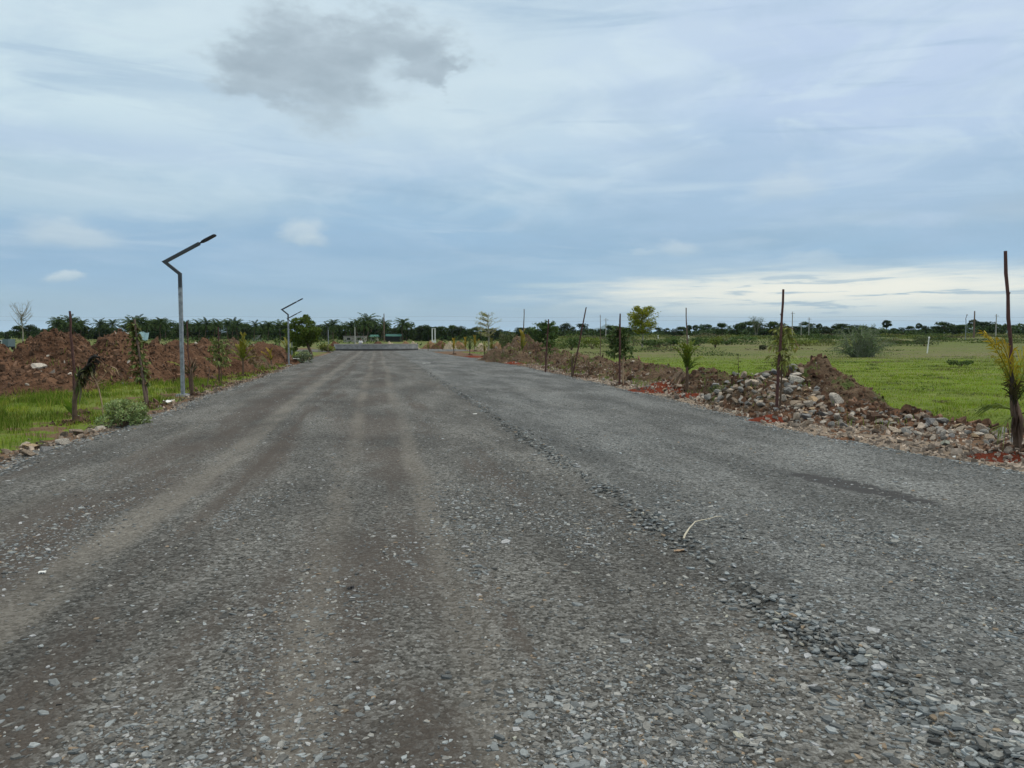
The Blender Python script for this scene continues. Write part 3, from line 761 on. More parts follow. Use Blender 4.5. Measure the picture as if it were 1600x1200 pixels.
def make_grass():
    mb = MB()
    def put(x, y, h, w, c):
        z = ground_z(x, y); V, f4, f3, cc = blades(x, y, z, h, w, c); k = mb.n
        mb.v.append(V); mb.f += [f4 + k, f3 + k]; mb.c.append(cc); mb.n += len(V)
    # left verge
    n = 150000; y = np.exp(RNG.uniform(np.log(9.5), np.log(75), n)); L = edges(y)[0]; s = RNG.uniform(.25, 7.5, n); x = L - s
    nz = fbm(x * 1.1, y * 1.1, 3, 35); n2 = fbm(x * .5, y * .5, 3, 61); cl = fbm(x * 2.5, y * 2.5, 2, 63)
    k = sst(s, .25, 1.1) * (1 - .95 * sst(nz, -.22, .15) * (1 - sst(s, 1.6, 3.4))) * (1 - sst(s + 1.2 * fbm(x * .35, y * .35, 4, 31), 4.9, 5.8)) * (.06 + .94 * sst(cl + .8 * n2, -.4, .3))
    m = RNG.random(n) < k; x, y, cl, n2 = x[m], y[m], cl[m], n2[m]
    h = (.035 + .12 * sst(cl, -.25, .5) + .12 * sst(n2, 0, .5)) * RNG.uniform(.6, 1.4, len(x)); w = np.maximum(.007, y * .00055)
    c = (np.array([.125, .195, .024]) * (1 - .35 * sst(n2, -.2, .5))[:, None] + np.array([.075, .035, .012]) * sst(-n2, -.1, .5)[:, None]) * RNG.uniform(.55, 1.35, (len(x), 1)); yl = RNG.random(len(x)) < .16; c[yl] = np.array([.22, .21, .06]) * RNG.uniform(.7, 1.2, (yl.sum(), 1))
    put(x, y, h, w, c)
    # right field
    n = 380000; y = np.exp(RNG.uniform(np.log(10.5), np.log(150), n)); R = edges(y)[1]; s = np.abs(RNG.uniform(0, 1, n)) ** .8 * (y * .95 + 3) ; x = R + 2.0 + s
    cl = fbm(x * 1.2, y * 1.2, 3, 71); n2 = fbm(x * .25, y * .5, 3, 72)
    k = sst(s + .8 * fbm(x * .35, y * .35, 4, 31), 1.3, 3.0) * (.35 + .65 * sst(cl, -.4, .4)) * (x < y * .72) * (1 - .97 * sst(y, 38, 95))
    m = RNG.random(n) < k; x, y, cl, n2 = x[m], y[m], cl[m], n2[m]
    h = (.035 + .055 * sst(cl, -.2, .5) + .03 * sst(n2, .1, .5)) * RNG.uniform(.6, 1.4, len(x)); w = np.maximum(.006, y * .0006)
    c = np.array([.165, .235, .024]) * RNG.uniform(.7, 1.3, (len(x), 1)) * (1 - .25 * sst(n2, 0, .6))[:, None]
    b3 = sst(fbm(x * .16, y * .42, 4, 74), .02, .45)[:, None]; c = c * (1 - b3 * .75) + np.array([.105, .135, .035]) * RNG.uniform(.6, 1.3, (len(x), 1)) * b3 * .75
    yl = RNG.random(len(x)) < .15; c[yl] = np.array([.24, .23, .08]) * RNG.uniform(.7, 1.2, (yl.sum(), 1))
    put(x, y, h, w, c)
    # weeds sprouting on the right-hand mounds
    n = 9000; y = RNG.uniform(15, 60, n); R = edges(y)[1]; s = RNG.uniform(.8, 5, n); x = R + s
    k = sst(fbm(x * .9, y * .9, 3, 77), .12, .4); m = RNG.random(n) < k; x, y = x[m], y[m]
    z = surf(x, y); V, f4, f3, cc = blades(x, y, z, RNG.uniform(.08, .26, len(x)), np.maximum(.008, y * .0006), np.array([.10, .155, .03]) * RNG.uniform(.6, 1.4, (len(x), 1))); kk = mb.n
    mb.v.append(V); mb.f += [f4 + kk, f3 + kk]; mb.c.append(cc); mb.n += len(V)
    n = 16000; y = RNG.uniform(26, 62, n); L = edges(y)[0]; x = L - RNG.uniform(4.2, 10, n)
    m = RNG.random(n) < sst(fbm(x * .8, y * .8, 3, 78), .18, .45) * (.25 + .75 * sst(y, 32, 44)); x, y = x[m], y[m]
    z = surf(x, y); V, f4, f3, cc = blades(x, y, z, RNG.uniform(.10, .32, len(x)), np.maximum(.008, y * .0007), np.array([.11, .15, .03]) * RNG.uniform(.6, 1.4, (len(x), 1))); kk = mb.n
    mb.v.append(V); mb.f += [f4 + kk, f3 + kk]; mb.c.append(cc); mb.n += len(V)
    tag(mb.build('grass', M['grass']), 'bright green grass on the verge and the field', kind='stuff')
make_grass()
print('grass done')

# ---------------------------------------------------------------- plants
def leaf_cols(n, c, v=.3): return np.array(c) * RNG.uniform(1 - v, 1 + v, (n, 1)) * (1 + RNG.normal(0, .06, (n, 3)))
def blob_points(blobs, n, shell=.55):
    w = np.array([b[1][0] * b[1][1] * b[1][2] for b in blobs]) ** .75; w /= w.sum(); out = []
    for (c, r), k in zip(blobs, RNG.multinomial(n, w)):
        d = RNG.normal(size=(k, 3)); d /= np.linalg.norm(d, axis=1)[:, None]; q = (shell + (1 - shell) * RNG.random(k)) ** .8
        out.append(np.array(c) + d * np.array(r) * (q * RNG.uniform(.8, 1.12, k))[:, None])
    return np.concatenate(out)
def shrub(name, label, px, py, wpx, hpx, col, group, n=700, cat='shrub', leaf=None, low=False, mat='leaf', d=None):
    g = at(px, py) if d is None else onground(px, d); s = g[1] / F; w, h = wpx * s, hpx * s
    t_ = thing(name, label, cat, g, 0, group); mb = MB(); nb = 7
    low = low or name == 'weed_clump'
    if low: nb = 16
    blobs = [((RNG.uniform(-.4, .4) * w, RNG.uniform(-.35, .35) * w, h * (RNG.uniform(.3, .72) if not low else RNG.uniform(.02, .68))), (w * RNG.uniform(.16, .28), w * RNG.uniform(.16, .28), h * RNG.uniform(.2, .32))) for _ in range(nb)]
    P = blob_points(blobs, n); P = P[P[:, 2] > 0]
    mb.cloud(P, leaf or max(.03, 1.6 * s), leaf_cols(len(P), col, .4)); mb.build('foliage', M[mat], t_)
    sm = MB()
    for b in blobs: sm.tube([(0, 0, -.05), (b[0][0] * .4, b[0][1] * .4, b[0][2] * .5), b[0]], [.02 * h + .01, .012 * h + .006, .006], 5, None)
    sm.build('stem', M['bark'], t_); return t_

# --- far tree line: a few kinds, then copies
def coconut(seed):
    rg = np.random.default_rng(seed); t_ = thing('coconut_palm', 'x', 'palm'); tr = MB(); H = 8.0
    lean = rg.uniform(-.9, .9); pth = [(lean * (k / 7) ** 1.6, 0.2 * math.sin(k), H * k / 7 - .3) for k in range(8)]
    tr.tube(pth, np.linspace(.2, .12, 8), 8); tr.build('trunk', M['bark'], t_, True); top = np.array(pth[-1]); cr = MB()
    for k in range(26):
        az = k * 2.4 + rg.uniform(-.2, .2); el = 1.35 - 2.0 * (k / 25) + rg.uniform(-.12, .12)
        cr.frond(top, az, el, rg.uniform(3.2, 4.4), rg.uniform(.9, 1.5), 13, .8, .26, np.array([.042, .074, .024]) * rg.uniform(.7, 1.35), np.array([.06, .09, .028]), .5, .06, .1)
    cr.build('crown', M['leafd'], t_); return t_
def palmyra(seed):
    rg = np.random.default_rng(seed); t_ = thing('palmyra_palm', 'x', 'palm'); tr = MB(); H = 5.2
    tr.tube([(0, 0, -.3), (.05, 0, 2), (.02, 0, 4), (.1, 0, H)], [.26, .2, .18, .17], 8); tr.build('trunk', M['bark'], t_, True); cr = MB()
    for k in range(44):
        d = rg.normal(size=3); d /= np.linalg.norm(d); c = np.array([.1, 0, H]) + d * rg.uniform(.8, 1.5)
        a = np.cross(d, rg.normal(size=3)); a /= np.linalg.norm(a); b = np.cross(d, a) * .5 + d * .8; m = 9; ring = []
        for q in range(m):
            th = -1.9 + 3.8 * q / (m - 1); R = 1.15 * (1 if q % 2 == 0 else .62); ring.append(c + a * math.sin(th) * R + b * math.cos(th) * R)
        cr.add([c] + ring, [[0, q + 1, q + 2] for q in range(m - 1)], np.array([.042, .062, .026]) * rg.uniform(.6, 1.4))
        cr.tube([(.1, 0, H - .1), c], [.04, .03], 4, (.06, .07, .03))
    cr.build('crown', M['leafd'], t_); return t_
def broadleaf(seed, col=(.040, .068, .020), wide=1.0, n=2300, H=7.0, low=.12, leaf=.25):
    rg = np.random.default_rng(seed); t_ = thing('broadleaf_tree', 'x', 'tree'); tr = MB(); cr = MB()
    blobs = []
    for k in range(20):
        a = rg.uniform(0, 6.28); f = rg.uniform(low, .86); zz = f * H; R = wide * H * .30 * math.sqrt(max(.02, 1 - ((f - .42) / .5) ** 2)) * rg.uniform(.3, 1)
        b = H * rg.uniform(.10, .17) * (1.15 - .5 * max(0, f - .5)); blobs.append(((R * math.cos(a), R * math.sin(a), min(zz, H * .97 - b)), (b * wide, b * wide, b)))
    P = blob_points(blobs, n, .45); cr.cloud(P, leaf, leaf_cols(len(P), col, .45)); 
    tr.tube([(0, 0, -.3), (.1, .05, H * .3), (.0, .1, H * .62)], [.2, .15, .08], 7)
    for b in blobs[:8]: tr.tube([(.05, .05, H * .25), np.array(b[0]) * (.5, .5, .75), b[0]], [.09, .06, .025], 5)
    tr.build('trunk', M['bark'], t_, True); cr.build('crown', M['leafd'], t_); return t_
def bamboo():
    t_ = thing('bamboo_clump', 'feathery bamboo clump standing above the dark trees right of the field', 'bamboo'); tr = MB(); cr = MB(); tips = []
    for k in range(34):
        a = RNG.uniform(0, 6.28); L = RNG.uniform(6, 9.2); sp = RNG.uniform(.3, 2.4)
        pts = [(math.cos(a) * sp * (q / 6) ** 2 + math.cos(a) * .3, math.sin(a) * sp * (q / 6) ** 2 + math.sin(a) * .3, L * q / 6 - .08 * L * (q / 6) ** 4) for q in range(7)]
        tr.tube(pts, np.linspace(.05, .015, 7), 5); P = np.array(pts); 
        for q in range(58):
            x = RNG.uniform(1.2, 6); i = min(int(x), 5); tips.append(P[i] + (P[i + 1] - P[i]) * (x - i) + RNG.normal(0, .33, 3))
    tr.build('cane', M['barkpale'], t_, True); cr.cloud(np.array(tips), .22, leaf_cols(len(tips), (.075, .11, .035), .4), 0, .4); cr.build('foliage', M['leafd'], t_); return t_
KIND = {'P': [coconut(s) for s in (1, 2, 3, 4)], 'Y': [palmyra(s) for s in (5, 6)],
        'B': [broadleaf(11), broadleaf(12, (.034, .060, .020), 1.25), broadleaf(13, (.050, .076, .024), 1.1), broadleaf(14, (.030, .050, .020), 1.4, H=6.2), broadleaf(15, (.058, .090, .026), .95), broadleaf(16, (.044, .060, .026), 1.25)]}
MARK = [(-80, 'the photo edge'), (38, 'the bare pale tree'), (112, 'the stake above the soil heap'), (212, 'the tilted sapling'), (286, 'the tall street lamp'), (380, 'the upright palm sapling'),
        (452, 'the second street lamp'), (514, 'the far thin street lamp'), (601, 'the tall dark utility pole'), (678, 'the white twin post'), (764, 'the feathery pale tree'), (857, 'the round dark young tree'),
        (916, 'the leaning stake'), (1003, 'the yellow-green tree'), (1073, 'the thin grey stake'), (1224, 'the tall stake by the stone pile'), (1345, 'the grey-green thorn bush'), (1450, 'the white post in the field'), (1507, 'the pale lamp across the field'), (1571, 'the tallest stake at the right edge')]
ORD = ['first', 'second', 'third', 'fourth', 'fifth', 'sixth', 'seventh', 'eighth', 'ninth', 'tenth']
KN = {'P': ('coconut palm', 'dark coconut palm'), 'Y': ('palmyra palm', 'round-headed palmyra palm'), 'B': ('tree', 'dark broadleaf tree')}
TREES = '''-60,520,B,1 -35,519,B,1.1 -12,521,B,1 14,520,B,1.2 32,512,B,1 48,510,B,1 60,514,B,.9 74,517,B,1 90,503,P,1 99,499,P,1.1 108,497,P,1.1 118,500,P,1 128,503,P,1 104,507,B,1.1 122,508,B,1 140,513,B,1 152,511,B,1 157,503,P,1 167,506,B,1 177,503,P,1 190,514,B,1
205,500,P,1.1 214,497,P,1.2 223,499,P,1 231,503,P,1 236,507,B,1.2 246,502,B,1 252,500,P,1 261,502,P,1 272,506,B,1.2 283,507,P,.9 293,504,P,1 303,508,B,1.2 313,504,P,1 322,502,P,1 330,509,B,1.1 336,505,P,1 346,503,P,1.1 357,503,P,1 364,502,P,1.1 373,504,P,1 369,509,B,1.3 383,508,B,1.4 398,506,P,1 402,512,B,1 412,509,P,.9 420,505,P,1.1 428,509,B,1.2 440,505,P,1.1 448,509,P,1
503,510,B,1.1 513,508,P,1 521,503,P,1 531,511,B,1.2 541,509,P,.9 548,506,P,1 555,510,B,1.3 559,502,P,1 568,504,P,1 576,494,P,1.15 580,503,B,1.3 588,511,B,1.1 597,503,P,1.1 604,507,P,.9 613,516,B,1 621,514,B,.9 629,501,P,1.15 636,507,B,1.1 646,511,B,1.1 656,514,B,.9 663,509,B,1 671,510,B,1 681,512,B,1 691,511,B,1 700,515,B,1.1 708,510,B,1 717,511,B,1 727,516,B,1 734,514,Y,.8 743,512,B,.8 752,516,B,1.2 762,515,B,.9 771,514,B,.9 781,516,B,1.1
813,513,B,1.1 826,513,B,1.1 838,514,B,1.2 868,511,B,1.1 882,506,B,1.1 894,512,B,1 909,507,B,.8 922,515,B,1.3 940,513,B,1.2 955,510,B,1.3 970,512,B,1.2 984,513,B,1.1 1027,513,B,1.2 1041,514,B,1.2 1053,513,B,1.2 1064,512,B,1.2 1076,508,Y,1 1085,508,Y,1 1093,511,B,1.2 1103,508,B,1.4 1117,510,B,1.3 1127,506,B,1.2 1138,512,P,.8 1148,507,B,1 1158,504,Y,1.1 1168,503,B,1.2 1192,503,B,1.3 1206,504,B,1.1 1217,505,B,.9 1231,510,B,1.2 1244,511,B,1.2 1257,504,B,1 1270,511,B,1.3 1278,506,Y,1 1290,511,B,1.3 1301,510,B,1.1 1312,507,B,1.3 1324,510,B,1.2 1333,506,B,.9 1347,510,B,1.3 1362,512,B,1.3 1383,500,Y,1.15 1376,514,B,1.2 1394,514,B,1.2 1408,511,B,1.2 1420,511,B,1.2 1433,505,Y,1 1444,510,B,1.2 1456,511,B,1.1 1471,504,B,1.1 1486,508,B,1.2 1499,509,B,1.1 1518,499,Y,1.25 1524,504,Y,1.1 1536,504,B,1.2 1546,509,B,1.2 1558,510,B,1.1 1568,508,Y,.9 1580,509,B,1.2 1594,511,B,1.3 1610,509,B,1.2 1625,510,B,1.2'''.split()
lst = [(float(a), float(b), c, float(w)) for a, b, c, w in (q.split(',') for q in TREES)]
lst += [(px + RNG.uniform(-9, 9), top + RNG.uniform(3, 13), 'B', 1.05) for px, top, kd, w in lst if kd == 'P' and px < 660]
lst = sorted(lst)
cnt = {}; used = {id(o): False for v in KIND.values() for o in v}
for k, (px, top, kd, w) in enumerate(lst):
    d = {'P': 235, 'B': 262, 'Y': 285}[kd] + RNG.uniform(-14, 18)
    if px > 820: d += 35
    g = onground(px, d); hgt = up(px, top - (4.5 if kd == 'P' else 1.0) - (2.0 if px < 660 else 0.5), d)[2] - g[2]
    mi = max(i for i, q in enumerate(MARK) if q[0] <= px); key = (mi, kd); cnt[key] = cnt.get(key, 0) + 1
    lab = f'{ORD[min(cnt[key] - 1, 9)]} skyline {KN[kd][1]} right of {MARK[mi][1]}'
    src = KIND[kd][k % len(KIND[kd])]; base = {'P': 11.0, 'Y': 7.6, 'B': 6.7}[kd]; s = hgt / base
    lat = {'P': 1.15, 'B': 1.5 * RNG.uniform(.75, 1.2), 'Y': 1.05}[kd]; sc = (s * w * lat, s * w * lat, s * (1.0 if kd != 'P' else 1.0)); grp = {'P': 'coconut palms of the far tree line', 'Y': 'palmyra palms of the far tree line', 'B': 'broadleaf trees of the far tree line'}[kd]
    if not used[id(src)]:
        used[id(src)] = True; src.location = g; src.rotation_euler = (0, 0, RNG.uniform(0, 6.28)); src.scale = sc; tag(src, lab, None, grp)
    else: dup(src, g, RNG.uniform(0, 6.28), sc, lab, grp)
bb = bamboo(); g = onground(1180, 270); bb.location = g; bb.scale = (1.15,) * 3; bb.scale[2] = (up(1180, 491, 270)[2] - g[2]) / 9.0
# the undergrowth and far woods behind, one mass
def woods():
    mb = MB(); n = 42000; px = RNG.uniform(-420, 2020, n); d = RNG.uniform(285, 345, n)
    x = (px - 800) / F * d; top = np.where(px < 640, 3.0, 3.8 - 1.1 * sst(px, 640, 900)) + 1.5 * fbm(px * .012, px * 0 + .5, 4, 81) + 0.9 * fbm(px * .06, d * .01, 3, 83)
    z = ground_z(x, d) + RNG.random(n) ** .8 * top - .2
    mb.cloud(np.stack([x, d, z], 1), .55, leaf_cols(n, (.045, .072, .026), .5))
    tag(mb.build('far_woods', M['leafd']), 'dark green belt of far woods behind the single trees', kind='stuff')
    mb = MB(); tufts = []
    for k in range(230):
        d = 255 - 172 * RNG.random() ** 1.5; px = RNG.uniform(800, 1720); x = (px - 800) / F * d
        if px > 1290 and d < 130 and RNG.random() < .75: continue
        r = RNG.uniform(.7, 2.6) * (.55 + d / 230); hh = RNG.uniform(.22, .62) * (.55 + d / 260) * (1.7 if RNG.random() < .14 else 1); m = int(60 + 150 * r * min(1, 110 / d))
        q = RNG.normal(0, 1, (m, 2)) * (r, r * .55); X, Y = x + q[:, 0], d + q[:, 1]; f = np.exp(-(q[:, 0] / r) ** 2 * .6)
        col = np.array(random.choice([(.07, .105, .03), (.085, .12, .03), (.055, .085, .028), (.11, .125, .05), (.125, .11, .065), (.13, .15, .04)]))
        tufts.append((np.stack([X, Y, ground_z(X, Y) + RNG.random(m) * hh * (.3 + f)], 1), np.full(m, np.clip(d * .0010, .08, .22)), leaf_cols(m, col, .45)))
    for k in range(70):
        d = 17 + 60 * RNG.random() ** 1.2; px = RNG.uniform(1180, 1660); x = (px - 800) / F * d
        if float(side(np.array(x), np.array(d))[1]) < 4.5: continue
        r = RNG.uniform(.15, .55) * (.6 + d / 60); m = int(RNG.uniform(40, 150)); q = RNG.normal(0, 1, (m, 2)) * (r, r * .6)
        tufts.append((np.stack([x + q[:, 0], d + q[:, 1], ground_z(x + q[:, 0], d + q[:, 1]) + RNG.random(m) * RNG.uniform(.05, .16)], 1), np.full(m, .02 + d * .0004), leaf_cols(m, random.choice([(.07, .11, .03), (.10, .11, .045), (.14, .12, .07), (.055, .085, .03)]), .4)))
    mb.cloud(np.concatenate([q[0] for q in tufts]), np.concatenate([q[1] for q in tufts]), np.concatenate([q[2] for q in tufts]))
    n = 5200; px = RNG.uniform(655, 800, n); d = RNG.uniform(108, 128, n); x = (px - 800) / F * d; m = (RNG.random(n) < sst(fbm(x * .35, d * .3, 3, 97), -.1, .3)) & (np.maximum(*side(x, d)) > .6); x, d = x[m], d[m]
    mb.cloud(np.stack([x, d, ground_z(x, d) + RNG.random(len(x)) * .75], 1), .11, leaf_cols(len(x), (.12, .135, .035), .5))
    n = 24000; px = RNG.uniform(-300, 800, n); d = RNG.uniform(140, 240, n); x = (px - 800) / F * d; m = RNG.random(n) < sst(fbm(x * .06, d * .03, 3, 95), -.1, .3) * (.25 + .75 * sst(d, 185, 230)); x, d = x[m], d[m]
    z = ground_z(x, d) + RNG.random(len(x)) * (1.1 + .8 * sst(d, 190, 230)); mb.cloud(np.stack([x, d, z], 1), .26, leaf_cols(len(x), (.062, .10, .03), .45))
    tag(mb.build('undergrowth', M['leafd']), 'patchy low green scrub before the far trees', kind='stuff')
woods()
print('trees done')

# --- mid-distance shrubs of the field
GSH = 'shrubs scattered over the field'
GR, GY, GO = (.070, .115, .030), (.15, .19, .035), (.10, .12, .045)
for a in [('round green shrub nearest right of the round-crowned stake', 893, 547, 26, 24, GR), ('pale green shrub between the leaning stake and the far stick', 925, 545, 34, 22, GY), ('dark green shrub right of the far bare stick', 958, 548, 34, 26, GR),
          ('green shrub just right of the leafy stake with the pale cut pole', 1012, 546, 32, 16, GR), ('dark low shrub under the yellow-green tree', 1030, 543, 24, 10, (.05, .08, .025)), ('small green shrub left of the palm with dead leaves', 1052, 540, 18, 11, GR),
          ('green shrub behind the palm with dead leaves', 1092, 540, 30, 14, GR), ('yellow-green shrub right of the palm with dead leaves', 1118, 543, 26, 18, GY), ('broad green shrub midway between palm and stone pile', 1136, 539, 24, 10, GR),
          ('dark brown-green scrub left of the olive sapling', 1187, 547, 24, 9, (.07, .075, .04)), ('long low scrub behind the olive sapling', 1160, 534, 40, 9, GR), ('light green scrub right of the olive sapling', 1262, 540, 40, 9, GY),
          ('low dark creeper in the middle of the right field', 1500, 573, 34, 11, (.06, .10, .025)), ('grey-green bush behind the white post in the field', 1445, 541, 44, 18, (.085, .11, .05)), ('small tuft left of the white post', 1400, 539, 26, 9, GO),
          ('green bush left of the far lamp post in the field', 1475, 533, 30, 7, GR), ('green scrub below the second far utility pole', 1290, 533, 50, 12, GR)]:
    shrub('shrub', a[0], a[1], a[2], a[3], a[4], a[5], GSH, 520)
shrub('shrub', 'rounded olive shrub on the flank of the dark soil mound', 793, 556, 22, 32, (.085, .105, .035), GSH, 700)
shrub('small_tree', 'rounded pale olive tree behind the dark soil mound', 793, 552, 26, 45, (.095, .11, .045), None, 900, 'tree', d=95)
GW = 'weed clumps on the left verge'
shrub('weed_clump', 'feathery pale green weed at the road edge between two saplings', 194, 664, 62, 44, (.26, .33, .14), GW, 4600, 'weed', leaf=.026)
shrub('weed_clump', 'grey-green weed clump under the leaning roadside tree', 472, 567, 30, 22, (.17, .21, .13), GW, 900, 'weed')
shrub('weed_clump', 'yellow-green weeds on the overgrown soil heap', 362, 545, 30, 18, (.11, .13, .035), GW, 600, 'weed', d=43)
shrub('weed_clump', 'green weeds beside the leaning roadside tree trunk', 452, 556, 30, 16, (.11, .15, .03), GW, 500, 'weed')
shrub('weed_clump', 'yellow-green scrub left of the round island', 512, 549, 26, 14, (.15, .17, .035), GW, 600, 'weed')
shrub('weed_clump', 'grassy weed tuft on the right shoulder of the stone pile', 1272, 601, 26, 16, (.075, .12, .025), None, 700, 'weed', leaf=.03, d=20.6)
shrub('weed_clump', 'pale green weeds beside the blue-grey boulder', 1120, 601, 34, 18, (.14, .17, .07), None, 800, 'weed', leaf=.03, d=24)
shrub('weed_clump', 'small green tuft at the right foot of the stone pile', 1296, 643, 16, 12, (.10, .15, .03), None, 350, 'weed', leaf=.022, d=17.2)

def thorn_bush():
    g = at(1347, 558); s = g[1] / F; t_ = thing('thorn_bush', 'big arching grey-green thorn bush alone in the right field', 'bush', g); st = MB(); fo = MB(); W = 96 * s; H = 46 * s; tips = []
    for k in range(150):
        a = RNG.uniform(0, 6.28); R = W * .48 * RNG.uniform(.35, 1) ; h = H * RNG.uniform(.15, 1.0) * (1.15 - .3 * RNG.random()); pts = []; ox, oy = RNG.uniform(-.16, .16) * W, RNG.uniform(-.14, .14) * W
        for q in range(8):
            f = q / 7; pts.append((ox + math.cos(a) * R * f + RNG.normal(0, .02), oy + math.sin(a) * R * .8 * f + RNG.normal(0, .02), h * math.sin(f * 2.05)))
        st.tube(pts, np.linspace(.045, .014, 8), 5); P = np.array(pts)
        for q in range(44):
            x = RNG.uniform(1.5, 7); i = min(int(x), 6); tips.append(P[i] + (P[i + 1] - P[i]) * (x - i) + RNG.normal(0, .11, 3))
    low = RNG.normal(0, 1, (1300, 3)) * (W * .22, W * .17, H * .16) + (W * .05, 0, H * .12); T = np.concatenate([np.array(tips), low]); T = T[T[:, 2] > 0]; st.build('branches', M['branch'], t_, True)
    dk = .75 + .5 * np.clip(T[:, 2:3] / H, 0, 1) * 0 + .25 * RNG.random((len(T), 1))
    fo.cloud(T, .085, np.array([.125, .185, .080]) * dk * RNG.uniform(.6, 1.4, (len(T), 1)), 0, .5); fo.build('foliage', M['leaf'], t_)
thorn_bush()

# --- free-standing trees
def leaning_tree():
    g = at(488, 557); s = g[1] / F; t_ = thing('roadside_tree', 'bushy green tree with a leaning trunk at the left road edge', 'tree', g); tr = MB(); cr = MB()
    def Pp(px, py, dy=0): return ((px - 488) * s, dy, (557 - py) * s)
    tr.tube([(0, 0, -.1), Pp(484, 546), Pp(479, 537, .1), Pp(477, 528, .2)], [.17, .14, .13, .10], 8); blobs = []
    for px, py, r in [(458, 510, 7), (466, 502, 8), (476, 500, 8), (486, 506, 8), (494, 515, 7), (470, 514, 10), (482, 518, 10), (462, 524, 10), (488, 530, 9), (468, 530, 10), (500, 516, 6), (455, 522, 8), (474, 528, 9), (490, 526, 7), (456, 530, 7), (466, 538, 7), (460, 545, 5), (478, 538, 6), (496, 522, 5), (452, 518, 5), (449, 506, 3.5), (480, 495, 4)]:
        for dy in (-1, 1):
            c = Pp(px + RNG.uniform(-2, 2), py, dy * RNG.uniform(.15, .9)); blobs.append((c, (r * s * RNG.uniform(.8, 1.1),) * 2 + (r * s * .75,)))
        tr.tube([Pp(477, 530, .2), (np.array(Pp(477, 530, .2)) + np.array(c)) / 2 + RNG.normal(0, .08, 3), c], [.06, .04, .015], 5)
    P = blob_points(blobs, 7500, .4); cr.cloud(P, .11, leaf_cols(len(P), (.088, .128, .020), .5)); tr.build('trunk', M['bark'], t_, True); cr.build('crown', M['leaf'], t_)
leaning_tree()
def tiered_tree(px, d, toppy, wpx, label, col, tiers, n, leaf, name='young_tree', seed=1, dens=1.0, bark='barkpale'):
    g = onground(px, d); s = d / F; H = up(px, toppy, d)[2] - g[2]; t_ = thing(name, label, 'tree', g); tr = MB(); cr = MB(); rg = np.random.default_rng(seed)
    tr.tube([(0, 0, -.1), (.02 * H, 0, H * .4), (-.01 * H, 0, H * .75), (0.02 * H, 0, H * .97)], [.022 * H, .016 * H, .01 * H, .003 * H], 7); pts = []
    for k in range(tiers):
        f = .34 + .62 * (k + .5) / tiers; R = wpx * s * .5 * (math.sin(math.pi * min(1, (f - .2) / .85)) ** .6) * rg.uniform(.75, 1.1)
        for q in range(int(7 * dens) + 2):
            a = rg.uniform(0, 6.28); e = np.array([math.cos(a) * R, math.sin(a) * R, H * f + R * rg.uniform(.1, .4)]) * (1, 1, 1); b = np.array([0, 0, H * (f - .06)])
            tr.tube([b, (b + e) / 2 + (0, 0, .05 * R), e], [.006 * H, .004 * H, .0015 * H], 4)
            m = int(n / (tiers * (int(7 * dens) + 2))); tt = rg.uniform(.35, 1.1, (m, 1)); pts.append(b + (e - b) * tt + rg.normal(0, .09 * R + .03, (m, 3)) * (1, 1, .45))
    P = np.concatenate(pts); cr.cloud(P, leaf, leaf_cols(len(P), col, .4), .3); tr.build('trunk', M[bark], t_, True); cr.build('crown', M['leaf'], t_); return t_
tiered_tree(1003, 118, 480, 48, 'yellow-green tiered young tree standing in the field', (.24, .26, .018), 8, 4200, .15, seed=3, dens=1.3)
tiered_tree(763, 108, 486, 40, 'feathery pale yellow tree with thin trunk beyond the saplings', (.30, .30, .12), 5, 900, .10, 'feathery_tree', seed=9)
tiered_tree(851, 62, 503, 44, 'round dark green young tree behind the leafy stake', (.070, .115, .035), 7, 3800, .09, seed=5, bark='bark')
def bare_tree():
    d = 150; g = onground(38, d); s = d / F; H = up(38, 468, d)[2] - g[2]; t_ = thing('bare_tree', 'pale bare tree with few leaves above the soil heaps', 'tree', g); tr = MB(); cr = MB(); pts = []
    tr.tube([(0, 0, -.2), (.1, 0, H * .3), (-.05, 0, H * .5), (.05, 0, H * .7)], [.14, .11, .09, .05], 7)
    for k in range(26):
        a = RNG.uniform(0, 6.28); b = np.array([0, 0, H * RNG.uniform(.35, .68)]); e = b + np.array([math.cos(a) * 2.1 * RNG.uniform(.3, 1), math.sin(a) * 2.1, H * RNG.uniform(.12, .36)]); e[2] = min(e[2], H); m = (b + e) / 2 - (0, 0, .25)
        tr.tube([b, m, e], [.05, .034, .012], 5)
        for q in range(4): w = m + (e - m) * RNG.random(); tr.tube([w, w + RNG.normal(0, .4, 3) + (0, 0, .45)], [.018, .008], 4)
    P = np.array([0, 0, H * .52]) + RNG.normal(0, 1, (130, 3)) * (.3, .3, H * .1); cr.cloud(P, .13, leaf_cols(130, (.05, .08, .03))); tr.build('trunk', M['barkpale'], t_, True); cr.build('foliage', M['leafd'], t_)
bare_tree()

